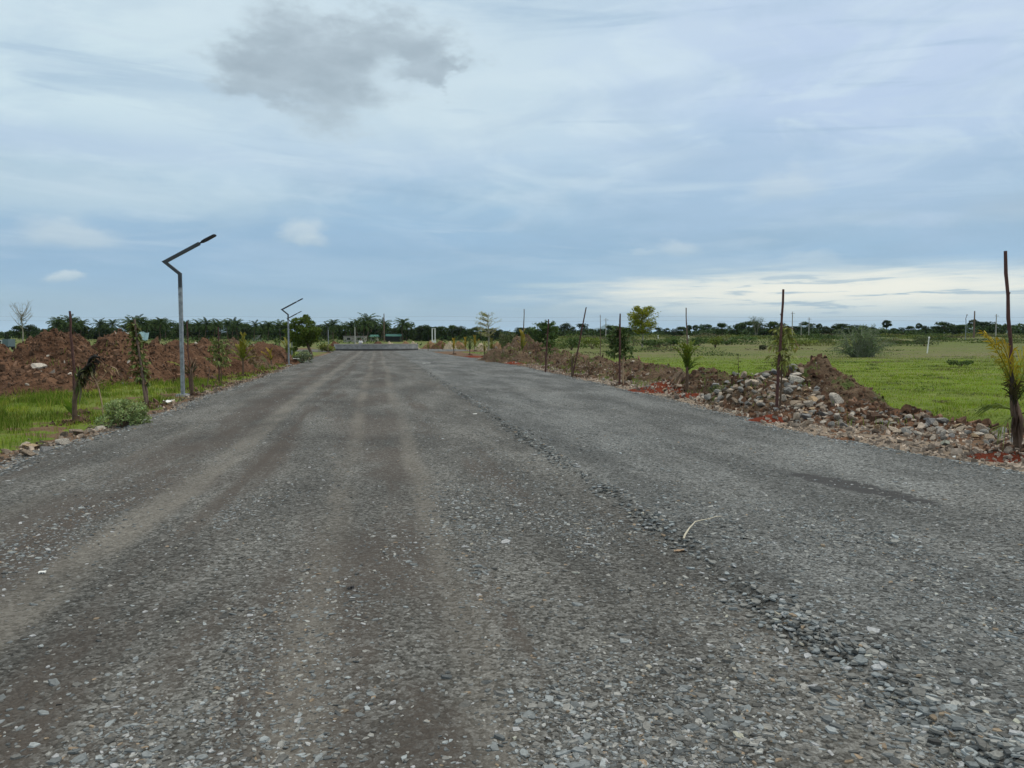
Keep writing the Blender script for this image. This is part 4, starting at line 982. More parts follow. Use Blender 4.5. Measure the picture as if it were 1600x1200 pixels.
# ---------------------------------------------------------------- saplings and stakes
def stake(label, base, top, dback=0.0, r=.022, mat='stake', group='wooden stakes set beside saplings', d=None, wob=.012):
    g = at(*base) if d is None else onground(base[0], d); y = g[1] + dback; g = np.array([g[0] * y / g[1], y, float(surf(g[0], y))]); t = up(top[0], top[1], y) - g
    mb = MB(); n = 9; P = np.array([t * k / n + (RNG.normal(0, wob * .5, 3) * (1, 1, 0) if 0 < k < n else 0) for k in range(n + 1)]); P[0] -= t * .06
    mb.tube(P, np.linspace(r * 1.15, r * .8, n + 1), 8, jit=.12)
    for k in (3, 5, 7): mb.tube([P[k], P[k] + (RNG.uniform(-.05, .05), -.03, .05)], [r * .5, r * .3], 5)
    o = mb.build('wooden_stake', M[mat], None, True); o.location = g; return (FEET.append((g[0], g[1])), tag(o, label, 'stake', group))[1], g
def sapling_leafy(label, px, py, crown, top, col, n_br=16, nleaf=9, L=.15, W=.05, group='young trees planted along the road', lean=(0, 0), d=None, name='sapling', dryfrac=0.0, droop=.5, bark='bark', yoff=0.0):
    """crown = (px0, py0, px1, py1) of the leaves"""
    g = at(px, py) if d is None else onground(px, d); g = np.array([g[0], g[1] + yoff, float(surf(g[0], g[1] + yoff))]); s = g[1] / F; t_ = thing(name, label, 'sapling', g, 0, group); tr = MB(); cr = MB()
    T = (up(top[0], top[1], g[1]) - g); P = [T * f + np.array([.02 * math.sin(5 * f), .02 * math.cos(4 * f), 0]) for f in np.linspace(-.04, 1, 8)]; tr.tube(P, np.linspace(.018, .006, 8) * max(1, T[2] / 1.4), 7)
    x0, y0, x1, y1 = crown; zt, zb = (up(px, y0, g[1]) - g)[2], (up(px, y1, g[1]) - g)[2]; cx = ((x0 + x1) / 2 - px) * s; R = (x1 - x0) / 2 * s
    for k in range(n_br):
        z = zb + (zt - zb) * (k + .5) / n_br; f = np.clip(z / T[2], 0, 1); b = T * f; a = k * 2.4 + RNG.uniform(-.4, .4); q = (z - zb) / (zt - zb + 1e-6); rr = R * (1 - .55 * q ** 2) * RNG.uniform(.55, 1.05)
        e = np.array([cx * .5 + b[0] + math.cos(a) * rr, b[1] + math.sin(a) * rr, z + .12 * rr]); tr.tube([b, (b + e) / 2 + (0, 0, .03), e], [.008, .006, .003], 5)
        for j in range(int(nleaf * 1.7)):
            w = b + (e - b) * RNG.uniform(.25, 1.05); dr = np.array([RNG.normal(), RNG.normal(), -droop + RNG.normal(0, .4)]); 
            c = np.array((.20, .13, .07)) if RNG.random() < dryfrac else np.array(col); cr.leaf(w, dr, L * RNG.uniform(.8, 1.35), W * 1.35, c * RNG.uniform(.6, 1.4))
    tr.build('stem', M[bark], t_, True); cr.build('leaves', M['leaf'], t_); return t_
def sapling_palm(label, px, py, hpx, fronds, col=(.16, .19, .03), tip=(.30, .24, .03), trunk=.35, group='young palms planted along the road', d=None, dead=0, tr_r=.035, name='palm_sapling', nl=18, yoff=0.0, ll=.27, lw=.05, dry_up=0):
    """fronds = list of (px offset of tip, height fraction of tip above foot, depth side)"""
    g = at(px, py) if d is None else onground(px, d); g = np.array([g[0], g[1] + yoff, float(surf(g[0], g[1] + yoff))]); FEET.append((g[0], g[1])); s = g[1] / F; H = hpx * s; t_ = thing(name, label, 'palm sapling', g, 0, group); tr = MB(); fr = MB()
    tz = H * trunk; tr.tube([(0, 0, -.05), (.01, 0, tz * .5), (0, 0, tz), (0, 0, tz * 1.25)], [tr_r * 1.2, tr_r, tr_r * .9, tr_r * .5], 8, jit=.08)
    for (ox, hf, sd) in fronds:
        tipx, tipz = ox * s, hf * H; dy = sd * abs(H) * .3; v = np.array([tipx, dy, tipz - tz]); Ln = np.linalg.norm(v); az = math.atan2(v[0], v[1]); el = math.asin(v[2] / Ln)
        fr.frond((0, 0, tz * .9), az, el + .3, Ln * 1.06, .62, nl, ll * Ln, lw * (.5 + Ln), np.array(col) * RNG.uniform(.7, 1.25), tip, .3, .018, .1, .62)
    tr.build('stem', M['bark'], t_, True); fr.build('fronds', M['leaf'], t_)
    if dry_up:
        du = MB()
        for k in range(dry_up):
            c = random.choice([(.42, .30, .22), (.30, .20, .14), (.20, .10, .07), (.05, .05, .03)]); du.leaf((RNG.normal(0, .03), RNG.normal(0, .04), tz * RNG.uniform(.85, 1.15)), (RNG.normal(0, .38), RNG.normal(0, .3), RNG.uniform(.5, 1)), H * RNG.uniform(.2, .48), .05, np.array(c) * RNG.uniform(.8, 1.2))
        du.build('dry_leaves', M['dry'], t_)
    if dead:
        dm = MB()
        for k in range(dead):
            a = RNG.uniform(-2.2, -.4); b = np.array([0, 0, tz * RNG.uniform(.85, 1.05)]); e = RNG.uniform(.3, .6) * H * .6
            for q in range(7): dm.leaf(b + np.array([math.sin(a) * e * .25, -.03, -.02 * q]) , (math.sin(a) * .9 + RNG.normal(0, .15), -.2 + RNG.normal(0, .1), -.9), e * RNG.uniform(.7, 1.2), .05, np.array([.36, .27, .20]) * RNG.uniform(.5, 1.35))
        dm.build('dead_fronds', M['dry'], t_)
    return t_

# left side
def bent_palm():
    g = at(118, 661); FEET.append((g[0], g[1])); s = g[1] / F; t_ = thing('wilted_palm', 'wilted palm sapling bent over with blackened top and one bright green leaf', 'palm sapling', g, 0, 'young palms planted along the road'); tr = MB(); bl = MB(); lf = MB()
    def Q(px, py, dy=0): return np.array([(px - 118) * s, dy, (661 - py) * s])
    tr.tube([Q(118, 665), Q(117, 645), Q(118, 625), Q(121, 608), Q(126, 592)], [.055, .05, .05, .055, .05], 8, jit=.1)
    bl.tube([Q(125, 595), Q(130, 582, -.02), Q(138, 575, -.03), Q(147, 567, -.02)], [.045, .05, .045, .02], 8, (.022, .022, .014), jit=.2)
    for k in range(90):
        f = RNG.random(); p0 = Q(124, 600) * (1 - f) + Q(148, 566) * f + RNG.normal(0, .035, 3); lf.leaf(p0, (RNG.normal(.25, .35), RNG.normal(0, .3), RNG.normal(-.5, .6)), RNG.uniform(.10, .26), .05, random.choice([(.022, .022, .014), (.06, .08, .02), (.09, .12, .03), (.20, .18, .10), (.13, .15, .05), (.10, .07, .04)]))
    for k in range(38):
        f = RNG.random(); p0 = Q(138, 572) * (1 - f) + Q(158, 558) * f + Q(146, 552) * 0 + RNG.normal(0, .03, 3); lf.leaf(p0, (RNG.normal(.6, .3), RNG.normal(0, .3), RNG.normal(-.2, .4)), RNG.uniform(.08, .18), .06, (.014, .014, .012))
    bl.tube([Q(137, 574, .05), Q(142, 561, .05), Q(150, 556, .03), Q(159, 559, .0), Q(160, 560, 0)], [.02, .035, .035, .02, .01], 8, (.014, .014, .012), jit=.25)
    for a, b, w, c in [((117, 648), (104, 622), .16, (.15, .24, .02)), ((117, 650), (103, 630), .10, (.11, .19, .02)), ((127, 597), (124, 570), .07, (.13, .15, .05)), ((126, 597), (130, 568), .06, (.18, .18, .08)), ((124, 602), (121, 580), .06, (.08, .11, .02)), ((119, 612), (110, 610), .03, (.25, .23, .12)),
                       ((130, 595), (127, 628), .05, (.16, .14, .09)), ((145, 570), (150, 585), .04, (.28, .24, .16)), ((126, 612), (136, 622), .02, (.15, .2, .05))]:
        p0, p1 = Q(*a), Q(*b, -.05); lf.leaf(p0, p1 - p0, np.linalg.norm(p1 - p0) * 1.1, w * 1.25, np.array(c) * 1.25, .15, (.25, 1, .2))
    tr.build('stem', M['bark'], t_, True); bl.build('blackened_top', M['dry'], t_, True); lf.build('leaves', M['leaf'], t_)
bent_palm()
stake('dark stake behind the bent wilted palm, rising above the tall soil heap', (119, 652), (109, 486), .35, .03)
def dead_sapling():
    g = at(162, 655); s = g[1] / F; t_ = thing('dead_sapling', 'thin dead sapling with dry hanging leaves beside the feathery weed', 'sapling', g); tr = MB(); lf = MB()
    def Q(px, py, dy=0): return np.array([(px - 162) * s, dy, (655 - py) * s])
    tr.tube([Q(162, 657), Q(160, 630), Q(156, 608), Q(152, 596), Q(146, 586)], [.018, .015, .013, .01, .006], 6); tr.tube([Q(153, 598), Q(160, 588, .1), Q(172, 572, .1), Q(184, 576), Q(188, 586)], [.01, .009, .008, .012, .006], 6); tr.tube([Q(155, 600), Q(168, 596)], [.008, .005], 5)
    for k in range(46):
        px, py = random.choice([(148, 588), (152, 580), (168, 573), (176, 575), (184, 578), (158, 580), (162, 566), (146, 578)]); c = random.choice([(.36, .27, .17), (.28, .2, .1), (.2, .2, .05), (.16, .1, .06)])
        lf.leaf(Q(px + RNG.normal(0, 4), py + RNG.normal(0, 4), RNG.normal(0, .06)), RNG.normal(0, 1, 3) + (0, 0, -.8), RNG.uniform(.06, .15), .035, c)
    tr.build('stem', M['palewood'], t_, True); lf.build('dry_leaves', M['dry'], t_)
dead_sapling()
stake('dark tilted stake of the sapling left of the tall street lamp', (229, 637), (210, 499), 0, .032, 'stakeg')
stake('short brown stub beside the foot of the tilted stake', (231, 634), (226, 586), .12, .03, 'stakeg')
sapling_leafy('tilted sapling with sparse leaves along its dark stake left of the lamp', 226, 637, (203, 505, 234, 600), (212, 503), (.13, .17, .05), 24, 11, .15, .055, dryfrac=.25, yoff=.08)
sapling_palm('wilted palm sapling with dry shredded top just right of the tall lamp', 300, 618, 72, [(-34, .74, .1), (-12, .72, 0), (-14, .55, .2), (8, .66, .3)], (.07, .09, .025), (.26, .24, .05), .50, tr_r=.05, nl=10, dry_up=26)
stake('dark stake above the wilted palm right of the tall lamp', (297, 612), (292, 502), .3, .025)
stake('thin bare stick leaning in the grass right of the wilted palm', (324, 606), (328, 575), 0, .014, 'stakeg')
stake('dark stake of the leafy sapling behind the bare stick', (343, 600), (341, 511), 0, .03)
sapling_leafy('leafy pale green sapling on a dark stake right of the bare stick', 344, 600, (318, 528, 366, 572), (342, 528), (.21, .25, .085), 18, 12, .18, .06, yoff=.1)
sapling_palm('upright palm sapling with tall yellow-green fronds and slim brown stem', 380, 588, 68, [(-17, .62, 0), (15, .66, .2), (-4, 1.0, 0), (5, .98, .2), (0, .8, -.3), (-12, .74, .3), (18, .48, -.1), (-16, .45, .1), (9, .8, .3)], (.16, .20, .028), (.24, .21, .025), .38, tr_r=.045)
sapling_leafy('dry brown-leaved sapling right of the upright palm', 397, 586, (384, 538, 406, 570), (395, 540), (.20, .16, .07), 10, 8, .16, .06, dryfrac=.6)
sapling_palm('small palm sapling with orange-yellow side fronds before the second lamp', 424, 573, 30, [(-14, .75, 0), (-8, .95, .2), (3, .95, 0), (5, .6, -.2)], (.20, .18, .02), (.36, .25, .02), .3, tr_r=.05)
sapling_leafy('small green sapling behind the orange-yellow palm', 431, 568, (422, 528, 440, 548), (431, 530), (.08, .13, .03), 9, 8, .18, .07)
sapling_palm('palm sapling at the foot of the second street lamp', 449, 570, 36, [(-9, .85, 0), (-5, 1.0, .2), (7, .9, 0), (3, .7, -.2)], (.16, .19, .03), (.26, .23, .03), .3, tr_r=.06)
stake('short brown stake between the dry sapling and the orange-yellow palm', (439, 566), (437, 536), 0, .04, 'stakeg')
stake('thin stake at the left end of the round island', (513, 551), (512, 540), 0, .05, 'stakeg')
# right side, far to near
SP = [('first small palm sapling right of the round island wall', 669, 548, 16), ('second small palm sapling right of the round island wall', 692, 547, 14), ('yellow-green palm sapling at the far right road corner', 709, 554, 25), ('dark green palm sapling next to the far right road corner', 734, 555, 26), ('yellow-topped palm sapling behind the dark green one', 742, 549, 24), ('palm sapling with yellow dome of fronds beyond the dark one', 727, 547, 22), ('slim brown palm sapling before the feathery tree', 757, 557, 22), ('fan-shaped palm sapling beside the feathery tree', 768, 557, 28)]
for i, (lab, px, py, h) in enumerate(SP):
    yel = i in (2, 4, 5); dk = i == 3
    c = (.055, .085, .03) if dk else ((.26, .21, .02) if yel else (.15, .16, .03)); tp = (.42, .29, .02) if yel else ((.09, .11, .03) if dk else (.22, .2, .04))
    sapling_palm(lab, px, py, h, [(-.3 * h, .8, 0), (.3 * h, .78, .2), (-.1 * h, 1.0, .2), (.1 * h, 1.0, -.2), (.02 * h, .7, -.4)], c, tp, .3, tr_r=.05, nl=12)
stake('thin bare stake behind the yellow-tipped palm on the dark mound', (817, 562), (819, 483), 0, .04, 'stakeg')
sapling_palm('yellow-tipped palm sapling before the big dark soil mound', 816, 567, 44, [(6, 1.0, 0), (-4, .95, .2), (4, .8, -.2), (-8, .6, .1), (7, .55, .2)], (.14, .20, .03), (.40, .30, .03), .25, tr_r=.05)
stake('dark stake before the round dark young tree', (852, 580), (857, 499), 0, .04)
sapling_leafy('leafy dark sapling tied to the stake before the round young tree', 853, 579, (843, 530, 868, 550), (855, 528), (.09, .14, .04), 9, 9, .2, .07)
stake('long leaning stake with dark lower half right of the dark mound', (895, 588), (916, 480), 0, .034)
sapling_palm('withered palm sapling leaning on the long slanted stake', 894, 588, 60, [(14, .62, 0), (16, .45, .2), (5, .6, -.2), (-8, .35, -.2), (8, .3, -.3)], (.10, .085, .035), (.14, .10, .05), .45, tr_r=.05, nl=10)
sapling_leafy('bright green shoot at the foot of the long slanted stake', 893, 585, (886, 560, 902, 575), (892, 560), (.19, .22, .03), 7, 6, .15, .05, None)
stake('thin far stick standing alone in the field beyond the berm', (938, 566), (938, 492), 0, .03, 'stakeg', d=62)
stake('dark stake with a pale cut pole beside it, before the berm', (968, 603), (969, 490), 0, .034)
stake('short pale cut pole beside the dark leafy stake', (973, 602), (974, 550), .05, .04, 'palewood')
sapling_leafy('bushy dark green sapling on the stake with the pale cut pole', 968, 602, (942, 510, 994, 560), (968, 508), (.085, .135, .04), 26, 15, .17, .07, dryfrac=.04, yoff=.08)
stake('thin grey stake rising behind the palm with dead leaves', (1075, 612), (1072, 481), .3, .022, 'stakeg')
sapling_palm('palm sapling with green fan fronds and dead leaves in red earth', 1073, 618, 84, [(-20, .90, 0), (-14, .97, .1), (-8, .98, -.1), (10, 1.0, .2), (16, .92, 0), (4, .9, -.2), (22, .74, .3), (20, .62, -.1), (-4, .8, -.3)], (.07, .13, .02), (.17, .21, .025), .50, dead=5, tr_r=.05, ll=.34)
stake('tall dark red stake of the olive sapling by the stone pile', (1213, 652), (1224, 452), 0, .030)
sapling_leafy('olive green leafy sapling on the tall red stake by the stone pile', 1216, 650, (1194, 508, 1252, 574), (1222, 505), (.23, .26, .075), 20, 8, .17, .042, dryfrac=.03, droop=.8, yoff=-.10)
stake('small brown stick at the left foot of the stone pile', (1145, 629), (1148, 604), 0, .014, 'stakeg')
sapling_leafy('tiny green plant standing on the mound left of the stones', 1153, 598, (1146, 552, 1162, 592), (1154, 552), (.09, .13, .03), 8, 5, .09, .03, None)
stake('tallest dark red stake at the right edge of the photo', (1588, 708), (1571, 392), .25, .030)
def big_palm():
    g = at(1588, 714); FEET.append((g[0], g[1])); s = g[1] / F; t_ = thing('palm_sapling', 'big ragged palm sapling with yellow fronds at the right photo edge', 'palm sapling', g, 0, 'young palms planted along the road'); tr = MB(); fr = MB(); dm = MB()
    def Q(px, py, dy=0): return np.array([(px - 1588) * s, dy, (714 - py) * s])
    tr.tube([Q(1588, 720), Q(1587, 690), Q(1584, 660), Q(1581, 630), Q(1579, 605)], [.05, .05, .045, .055, .04], 9, jit=.1)
    tr.tube([Q(1596, 716, .05), Q(1596, 680, .05), Q(1593, 640, .04)], [.03, .028, .02], 7, jit=.08)
    for (tx, ty, dy, b, c, tp, nl, ll) in [(1533, 526, .0, 620, (.17, .19, .025), (.42, .29, .02), 24, .20), (1548, 535, -.15, 625, (.20, .19, .025), (.40, .27, .02), 22, .18), (1560, 560, .2, 630, (.11, .16, .03), (.25, .22, .03), 18, .18), (1600, 545, .0, 625, (.13, .20, .025), (.45, .33, .02), 22, .22), (1616, 560, .1, 625, (.11, .17, .03), (.35, .27, .03), 20, .22), (1607, 590, -.2, 630, (.07, .11, .03), (.15, .17, .03), 18, .22),
                                          (1560, 600, -.25, 640, (.04, .045, .02), (.05, .04, .02), 14, .2), (1545, 670, -.2, 650, (.13, .17, .04), (.15, .18, .04), 12, .22), (1620, 640, -.2, 650, (.10, .14, .03), (.18, .2, .04), 14, .22), (1563, 640, .2, 640, (.09, .13, .03), (.1, .14, .03), 12, .2)]:
        b = Q(1582, b); v = Q(tx, ty, dy) - b; Ln = np.linalg.norm(v); az = math.atan2(v[0], v[1]); el = math.asin(v[2] / Ln); fr.frond(b, az, el + .22, Ln * 1.04, .55, int(nl * 1.1), ll * 1.6, .034, np.array(c) * (1.2, 1.15, 1), np.array(tp) * (.95, 1.0, 1.0), .4, .014, .08, .36, .12)
    for k in range(16): dm.leaf(Q(1584 + RNG.normal(0, 3), 632 + RNG.uniform(-12, 10), -.06), (RNG.normal(0, .18), RNG.normal(-.05, .1), -1), RNG.uniform(.3, .62), .07, np.array([.15, .10, .075]) * RNG.uniform(.5, 1.3))
    for k in range(6): dm.leaf(Q(1572 + RNG.normal(0, 4), 600 + RNG.uniform(-30, 10), -.05), (RNG.normal(0, .25), -.1, -1), RNG.uniform(.3, .5), .05, np.array([.035, .028, .02]) * RNG.uniform(.6, 1.4))
    tr.build('stem', M['bark'], t_, True); fr.build('fronds', M['leaf'], t_); dm.build('dead_fronds', M['dry'], t_)
big_palm()
clods()
print('saplings done')

# ---------------------------------------------------------------- street lamps
def lamp():
    t_ = thing('street_lamp', 'tall zigzag street lamp with galvanised pole and dark arm on the left verge', 'street lamp', (0, 0, 0), 0, 'zigzag street lamps'); S = 21.2 / F
    def sq(mb, pts, w):
        # square tube with mitred bends in the x-z plane
        P = np.array(pts, float); V = []; n = len(P)
        for i in range(n):
            a = P[i] - P[i - 1] if i else P[1] - P[0]; b = P[i + 1] - P[i] if i < n - 1 else P[-1] - P[-2]
            a /= np.linalg.norm(a); b /= np.linalg.norm(b); na = np.array([-a[2], 0, a[0]]); nb = np.array([-b[2], 0, b[0]]); m = na + nb; m /= np.linalg.norm(m); m *= w / 2 / max(.45, m @ na)
            for sgn, dy in ((1, -1), (1, 1), (-1, 1), (-1, -1)): V.append(P[i] + m * sgn + np.array([0, dy * w / 2, 0]))
        f = []
        for i in range(n - 1):
            for k in range(4): f.append([i * 4 + k, i * 4 + (k + 1) % 4, i * 4 + 4 + (k + 1) % 4, i * 4 + 4 + k])
        f += [[3, 2, 1, 0], [(n - 1) * 4 + k for k in range(4)]]; mb.add(V, f)
    a = MB(); sq(a, [(0, 0, .06), (0, 0, 168 * S)], .085); a.build('pole', M['galv'], t_)
    a = MB(); sq(a, [(0, 0, 168 * S + .012), (0, 0, 190 * S), (-23 * S, 0, 208.5 * S), (31.5 * S, 0, 237 * S)], .082); a.build('arm', M['steeldark'], t_)
    a = MB(); a.box((0, 0, 168 * S + .006), (.10, .10, .02)); a.build('collar', M['galv'], t_)
    hd = MB(); u = np.array([54.5, 0, 28.5]); u /= np.linalg.norm(u); b = np.array([31.5 * S, 0, 237 * S]); nn = np.array([-u[2], 0, u[0]])
    V = []
    for l, w, h in ((.0, .04, .03), (.05, .05, .035), (.09, .13, .05), (.2, .17, .055), (.46, .17, .045), (.5, .13, .03)):
        for sy, sz in ((-1, 1), (1, 1), (1, -1), (-1, -1)): V.append(b + u * l + np.array([0, sy * w / 2, 0]) + nn * sz * h / 2)
    f = [[i * 4 + k, i * 4 + (k + 1) % 4, i * 4 + 4 + (k + 1) % 4, i * 4 + 4 + k] for i in range(5) for k in range(4)] + [[3, 2, 1, 0], [20, 21, 22, 23]]
    hd.add(V, f); hd.build('lamp_head', M['black'], t_)
    a = MB(); a.box((0, 0, .05), (.26, .26, .02)); a.build('base_plate', M['galv'], t_)
    a = MB(); a.box((0, 0, -.05), (.32, .32, .20), top=.94); a.build('footing', M['conc'], t_); return t_
lp = lamp(); g = at(286, 619); lp.location = (g[0], g[1], g[2]); sc1 = (up(286, 366, g[1])[2] - g[2]) / (251 * 21.2 / F); lp.scale = (sc1,) * 3
g0s = sc1
for px, d, top, lab in [(452, 51, 466, 'second zigzag street lamp, standing before the leaning roadside tree'), (457, 76, 486, 'third street lamp, mostly hidden behind the leaning roadside tree'), (514, 122, 499.5, 'far thin street lamp before the palms left of the round island'), (1506, 165, 491, 'pale lone street lamp across the right field')]:
    g = onground(px, d); h = up(px, top, d)[2] - g[2]; r_ = dup(lp, g, 0 if px < 1000 else .9, h / (251 * 21.2 / F), lab)

# ---------------------------------------------------------------- round island, person
def island():
    t_ = thing('round_island', 'low grey plastered circular wall of the round island at the road end', 'traffic island', (*RBC, 0)); n = 72; th = np.arange(n) / n * 2 * np.pi
    def ring(name, r0, r1, z0, z1, mat):
        V = []; 
        for r, z in ((r1, z0), (r1, z1), (r0, z1), (r0, z0)): V.append(np.stack([np.cos(th) * r, np.sin(th) * r, np.full(n, z)], 1))
        f = [[k * n + q, k * n + (q + 1) % n, ((k + 1) % 4) * n + (q + 1) % n, ((k + 1) % 4) * n + q] for k in range(3) for q in range(n)]
        mb = MB(); mb.add(np.concatenate(V), f); return mb.build(name, mat, t_)
    ring('wall', RBR - .35, RBR, .25, .84, M['plaster']); ring('plinth', RBR - .35, RBR + .04, -.1, .25, M['plinth']); ring('coping', RBR - .38, RBR + .03, .84, .90, M['conc'])
    r = np.linspace(0, RBR - .34, 12); V = [(0, 0, .8)]; f = []
    for i, q in enumerate(r[1:]):
        for k in range(n): V.append((math.cos(th[k]) * q, math.sin(th[k]) * q, .62 + .2 * math.cos(q / RBR * 1.5) + RNG.normal(0, .03)))
    f3 = [[0, 1 + k, 1 + (k + 1) % n] for k in range(n)]; f4 = [[1 + i * n + k, 1 + (i + 1) * n + k, 1 + (i + 1) * n + (k + 1) % n, 1 + i * n + (k + 1) % n] for i in range(10) for k in range(n)]
    mb = MB(); mb.add(V, f3); mb.f.append(np.array(f4)); mb.build('soil_fill', M['soilg'], t_, True)
island()
def person():
    dd = RBC[1] - math.sqrt(RBR ** 2 - 2.8 ** 2) + .18; x = (564 - 800) / F * dd; seat = .90
    t_ = thing('person', 'person in a white shirt and grey trousers sitting on the round island wall', 'person', (x, dd, seat))
    def skin(name, verts, ed, mat, root=0, sub=2):
        me = bpy.data.meshes.new(name); me.from_pydata([v[:3] for v in verts], ed, []); o = bpy.data.objects.new(name, me); COL.objects.link(o); o.parent = t_
        me.materials.append(mat); o.modifiers.new('skin', 'SKIN'); o.modifiers['skin'].use_smooth_shade = True; s_ = o.modifiers.new('sub', 'SUBSURF'); s_.levels = s_.render_levels = sub
        for i, v in enumerate(verts):
            q = me.skin_vertices[0].data[i]; q.radius = (v[3], v[3] if len(v) < 5 else v[4]); q.use_root = i == root
        return o
    # x across, -y towards the camera (the way the person faces), z up from the seat
    V = [(0, 0, .09, .15, .11), (0, -.01, .25, .14, .10), (0, -.03, .42, .17, .11), (0, -.05, .52, .075), (0, -.06, .58, .055), (0, -.075, .66, .078, .09), (0, -.08, .74, .082, .095), (0, -.07, .80, .05)]
    E = [(0, 1), (1, 2), (2, 3), (3, 4), (4, 5), (5, 6), (6, 7)]
    def addv(v, pr): V.append(v); E.append((pr, len(V) - 1)); return len(V) - 1
    for s in (-1, 1):
        k = addv((s * .10, -.10, .07, .085), 0); k = addv((s * .13, -.44, .07, .065), k); k = addv((s * .13, -.46, -.12, .055), k); k = addv((s * .13, -.44, -.36, .04), k); k = addv((s * .13, -.50, -.40, .035), k); addv((s * .13, -.60, -.41, .03), k)
        a = addv((s * .19, -.04, .44, .055), 2); a = addv((s * .23, -.10, .22, .045), a); a = addv((s * .15, -.30, .16, .034), a); h = addv((s * .13, -.37, .155, .028), a)
        for q in range(4): b = addv((s * .13 + (q - 1.5) * .018, -.42 - .006 * (q in (1, 2)), .152, .009), h); addv((s * .13 + (q - 1.5) * .02, -.455 - .008 * (q in (1, 2)), .13, .008), b)
        b = addv((s * .105, -.385, .165, .010), h); addv((s * .09, -.41, .15, .009), b)
    V.append((0, -.175, .685, .014)); E.append((5, len(V) - 1))
    skin('body', V, E, M['skin'])
    S = [(0, 0, .06, .17, .13), (0, -.01, .25, .16, .12), (0, -.03, .42, .185, .125), (0, -.045, .50, .085)]; Es = [(0, 1), (1, 2), (2, 3)]
    for s in (-1, 1): S.append((s * .20, -.04, .43, .072)); Es.append((2, len(S) - 1)); S.append((s * .235, -.10, .22, .062)); Es.append((len(S) - 2, len(S) - 1)); S.append((s * .19, -.21, .18, .055)); Es.append((len(S) - 2, len(S) - 1))
    skin('shirt', S, Es, M['cloth'])
    Tt = [(0, 0, .06, .165, .125)]; Et = []
    for s in (-1, 1):
        pr = 0
        for v in ((s * .10, -.12, .075, .10), (s * .13, -.44, .075, .08), (s * .13, -.465, -.12, .07), (s * .13, -.445, -.34, .058)): Tt.append(v); Et.append((pr, len(Tt) - 1)); pr = len(Tt) - 1
    skin('trousers', Tt, Et, M['trouser'])
    skin('hair', [(0, -.045, .76, .088, .09), (0, -.055, .82, .055), (0, -.02, .70, .06)], [(0, 1), (0, 2)], M['hair'])
person()

# ---------------------------------------------------------------- houses, shed, truck far off
def house(label, px, d, wpx, hpx, wall, roof, name='house', roofh=.35, nwin=2, dp=4.0, pitch=True, cat='house', lift=0):
    g = onground(px, d); g[2] += lift; s = d / F; w, h = wpx * s, hpx * s; t_ = thing(name, label, cat, g); a = MB(); a.box((0, 0, h * .35 - .2), (w, dp, h * .7 + .4)); wl = a.build('wall', M[wall], t_)
    a = MB(); e = .25
    if pitch:
        z0, z1 = h * .70, h; V = [(-w / 2 - e, -dp / 2 - e, z0), (w / 2 + e, -dp / 2 - e, z0), (w / 2 + e, dp / 2 + e, z0), (-w / 2 - e, dp / 2 + e, z0), (-w / 2 - e, 0, z1), (w / 2 + e, 0, z1)]
        a.add(V, [[0, 1, 5, 4], [3, 4, 5, 2]]); a.add(V, [[0, 4, 3], [1, 2, 5]])
    else: a.box((0, 0, h * .70 + .07), (w + e, dp + e, .14))
    a.build('roof', M[roof], t_)
    for k in range(nwin):
        x = (k + .5) / nwin * w - w / 2; f = MB(); f.box((x, -dp / 2 - .01, h * .40), (min(.9, w / nwin * .45), .06, h * .26)); f.build('window', M['dark'], t_)
    return t_
house('small white house behind the rounded soil heap, left of the tilted sapling', 196, 252, 12, 12, 'wallw', 'roofw', nwin=2)
house('low white building half hidden by palms right of the tall lamp', 325, 252, 15, 7, 'wallw', 'roofw', nwin=2)
house('white shed with pale sloping sheet roof right of the upright palm sapling', 404, 250, 10, 10, 'wallw', 'roofw', 'shed', nwin=0, cat='shed')
house('grey block house with one dark window behind the round island', 556, 215, 32, 13, 'wallg', 'wallg', nwin=2, pitch=False)
house('green roofed open shed left of the palm beyond the round island', 616, 228, 22, 12, 'dark', 'roofg', 'shed', nwin=3, cat='shed')
house('small green roofed hut behind the person on the island wall', 586, 240, 10, 10, 'wallg', 'roofg', 'hut', nwin=1, cat='hut')
def tarp():
    g = onground(222, 185); t_ = MB(); s = 185 / F; n = 14; X, Z = np.meshgrid(np.linspace(-.5, .5, n), np.linspace(0, 1, 8), indexing='ij'); w, h = 21 * s, 12 * s
    V = np.stack([X * w, .35 * np.sin(X * 14) * .4 + Z * .8, .9 + Z * h + .18 * np.cos(X * 9)], -1).reshape(-1, 3); i, j = np.meshgrid(np.arange(n - 1), np.arange(7), indexing='ij'); a = (i * 8 + j).ravel(); t_.add(V, np.stack([a, a + 8, a + 9, a + 1], 1)); t_.add(V + (0, .03, 0), np.stack([a, a + 1, a + 9, a + 8], 1))
    o = t_.build('tarpaulin', M['bluesheet'], None, True); o.location = g; tag(o, 'pale blue tarpaulin hung before the palms right of the tilted sapling', 'tarpaulin')
tarp()
def truck():
    d = 92; g = onground(12, d); s = d / F; t_ = thing('small_truck', 'small white and blue-grey truck parked behind the leftmost soil heaps', 'truck', g); a = MB()
    a.box((-.35, 0, .8), (.55, 1.2, .75), top=.85); a.build('cab', M['white'], t_); a = MB(); a.box((.32, 0, .85), (.72, 1.3, .9)); a.build('cargo_box', M['bluep'], t_); a = MB(); a.box((0, 0, .36), (1.5, 1.0, .12)); a.build('chassis', M['dark'], t_)
    a = MB(); a.box((-.38, -.58, .98), (.36, .04, .24)); a.build('window', M['dark'], t_)
    for x in (-.4, .45):
        for y in (-.55, .55): a = MB(); a.tube([(x, y - .08, .2), (x, y + .08, .2)], [.2, .2], 14); a.build('wheel', M['rubber'], t_)
    t_.scale = (1.0, 1.0, 1.0); t_.location.z += .45
truck()
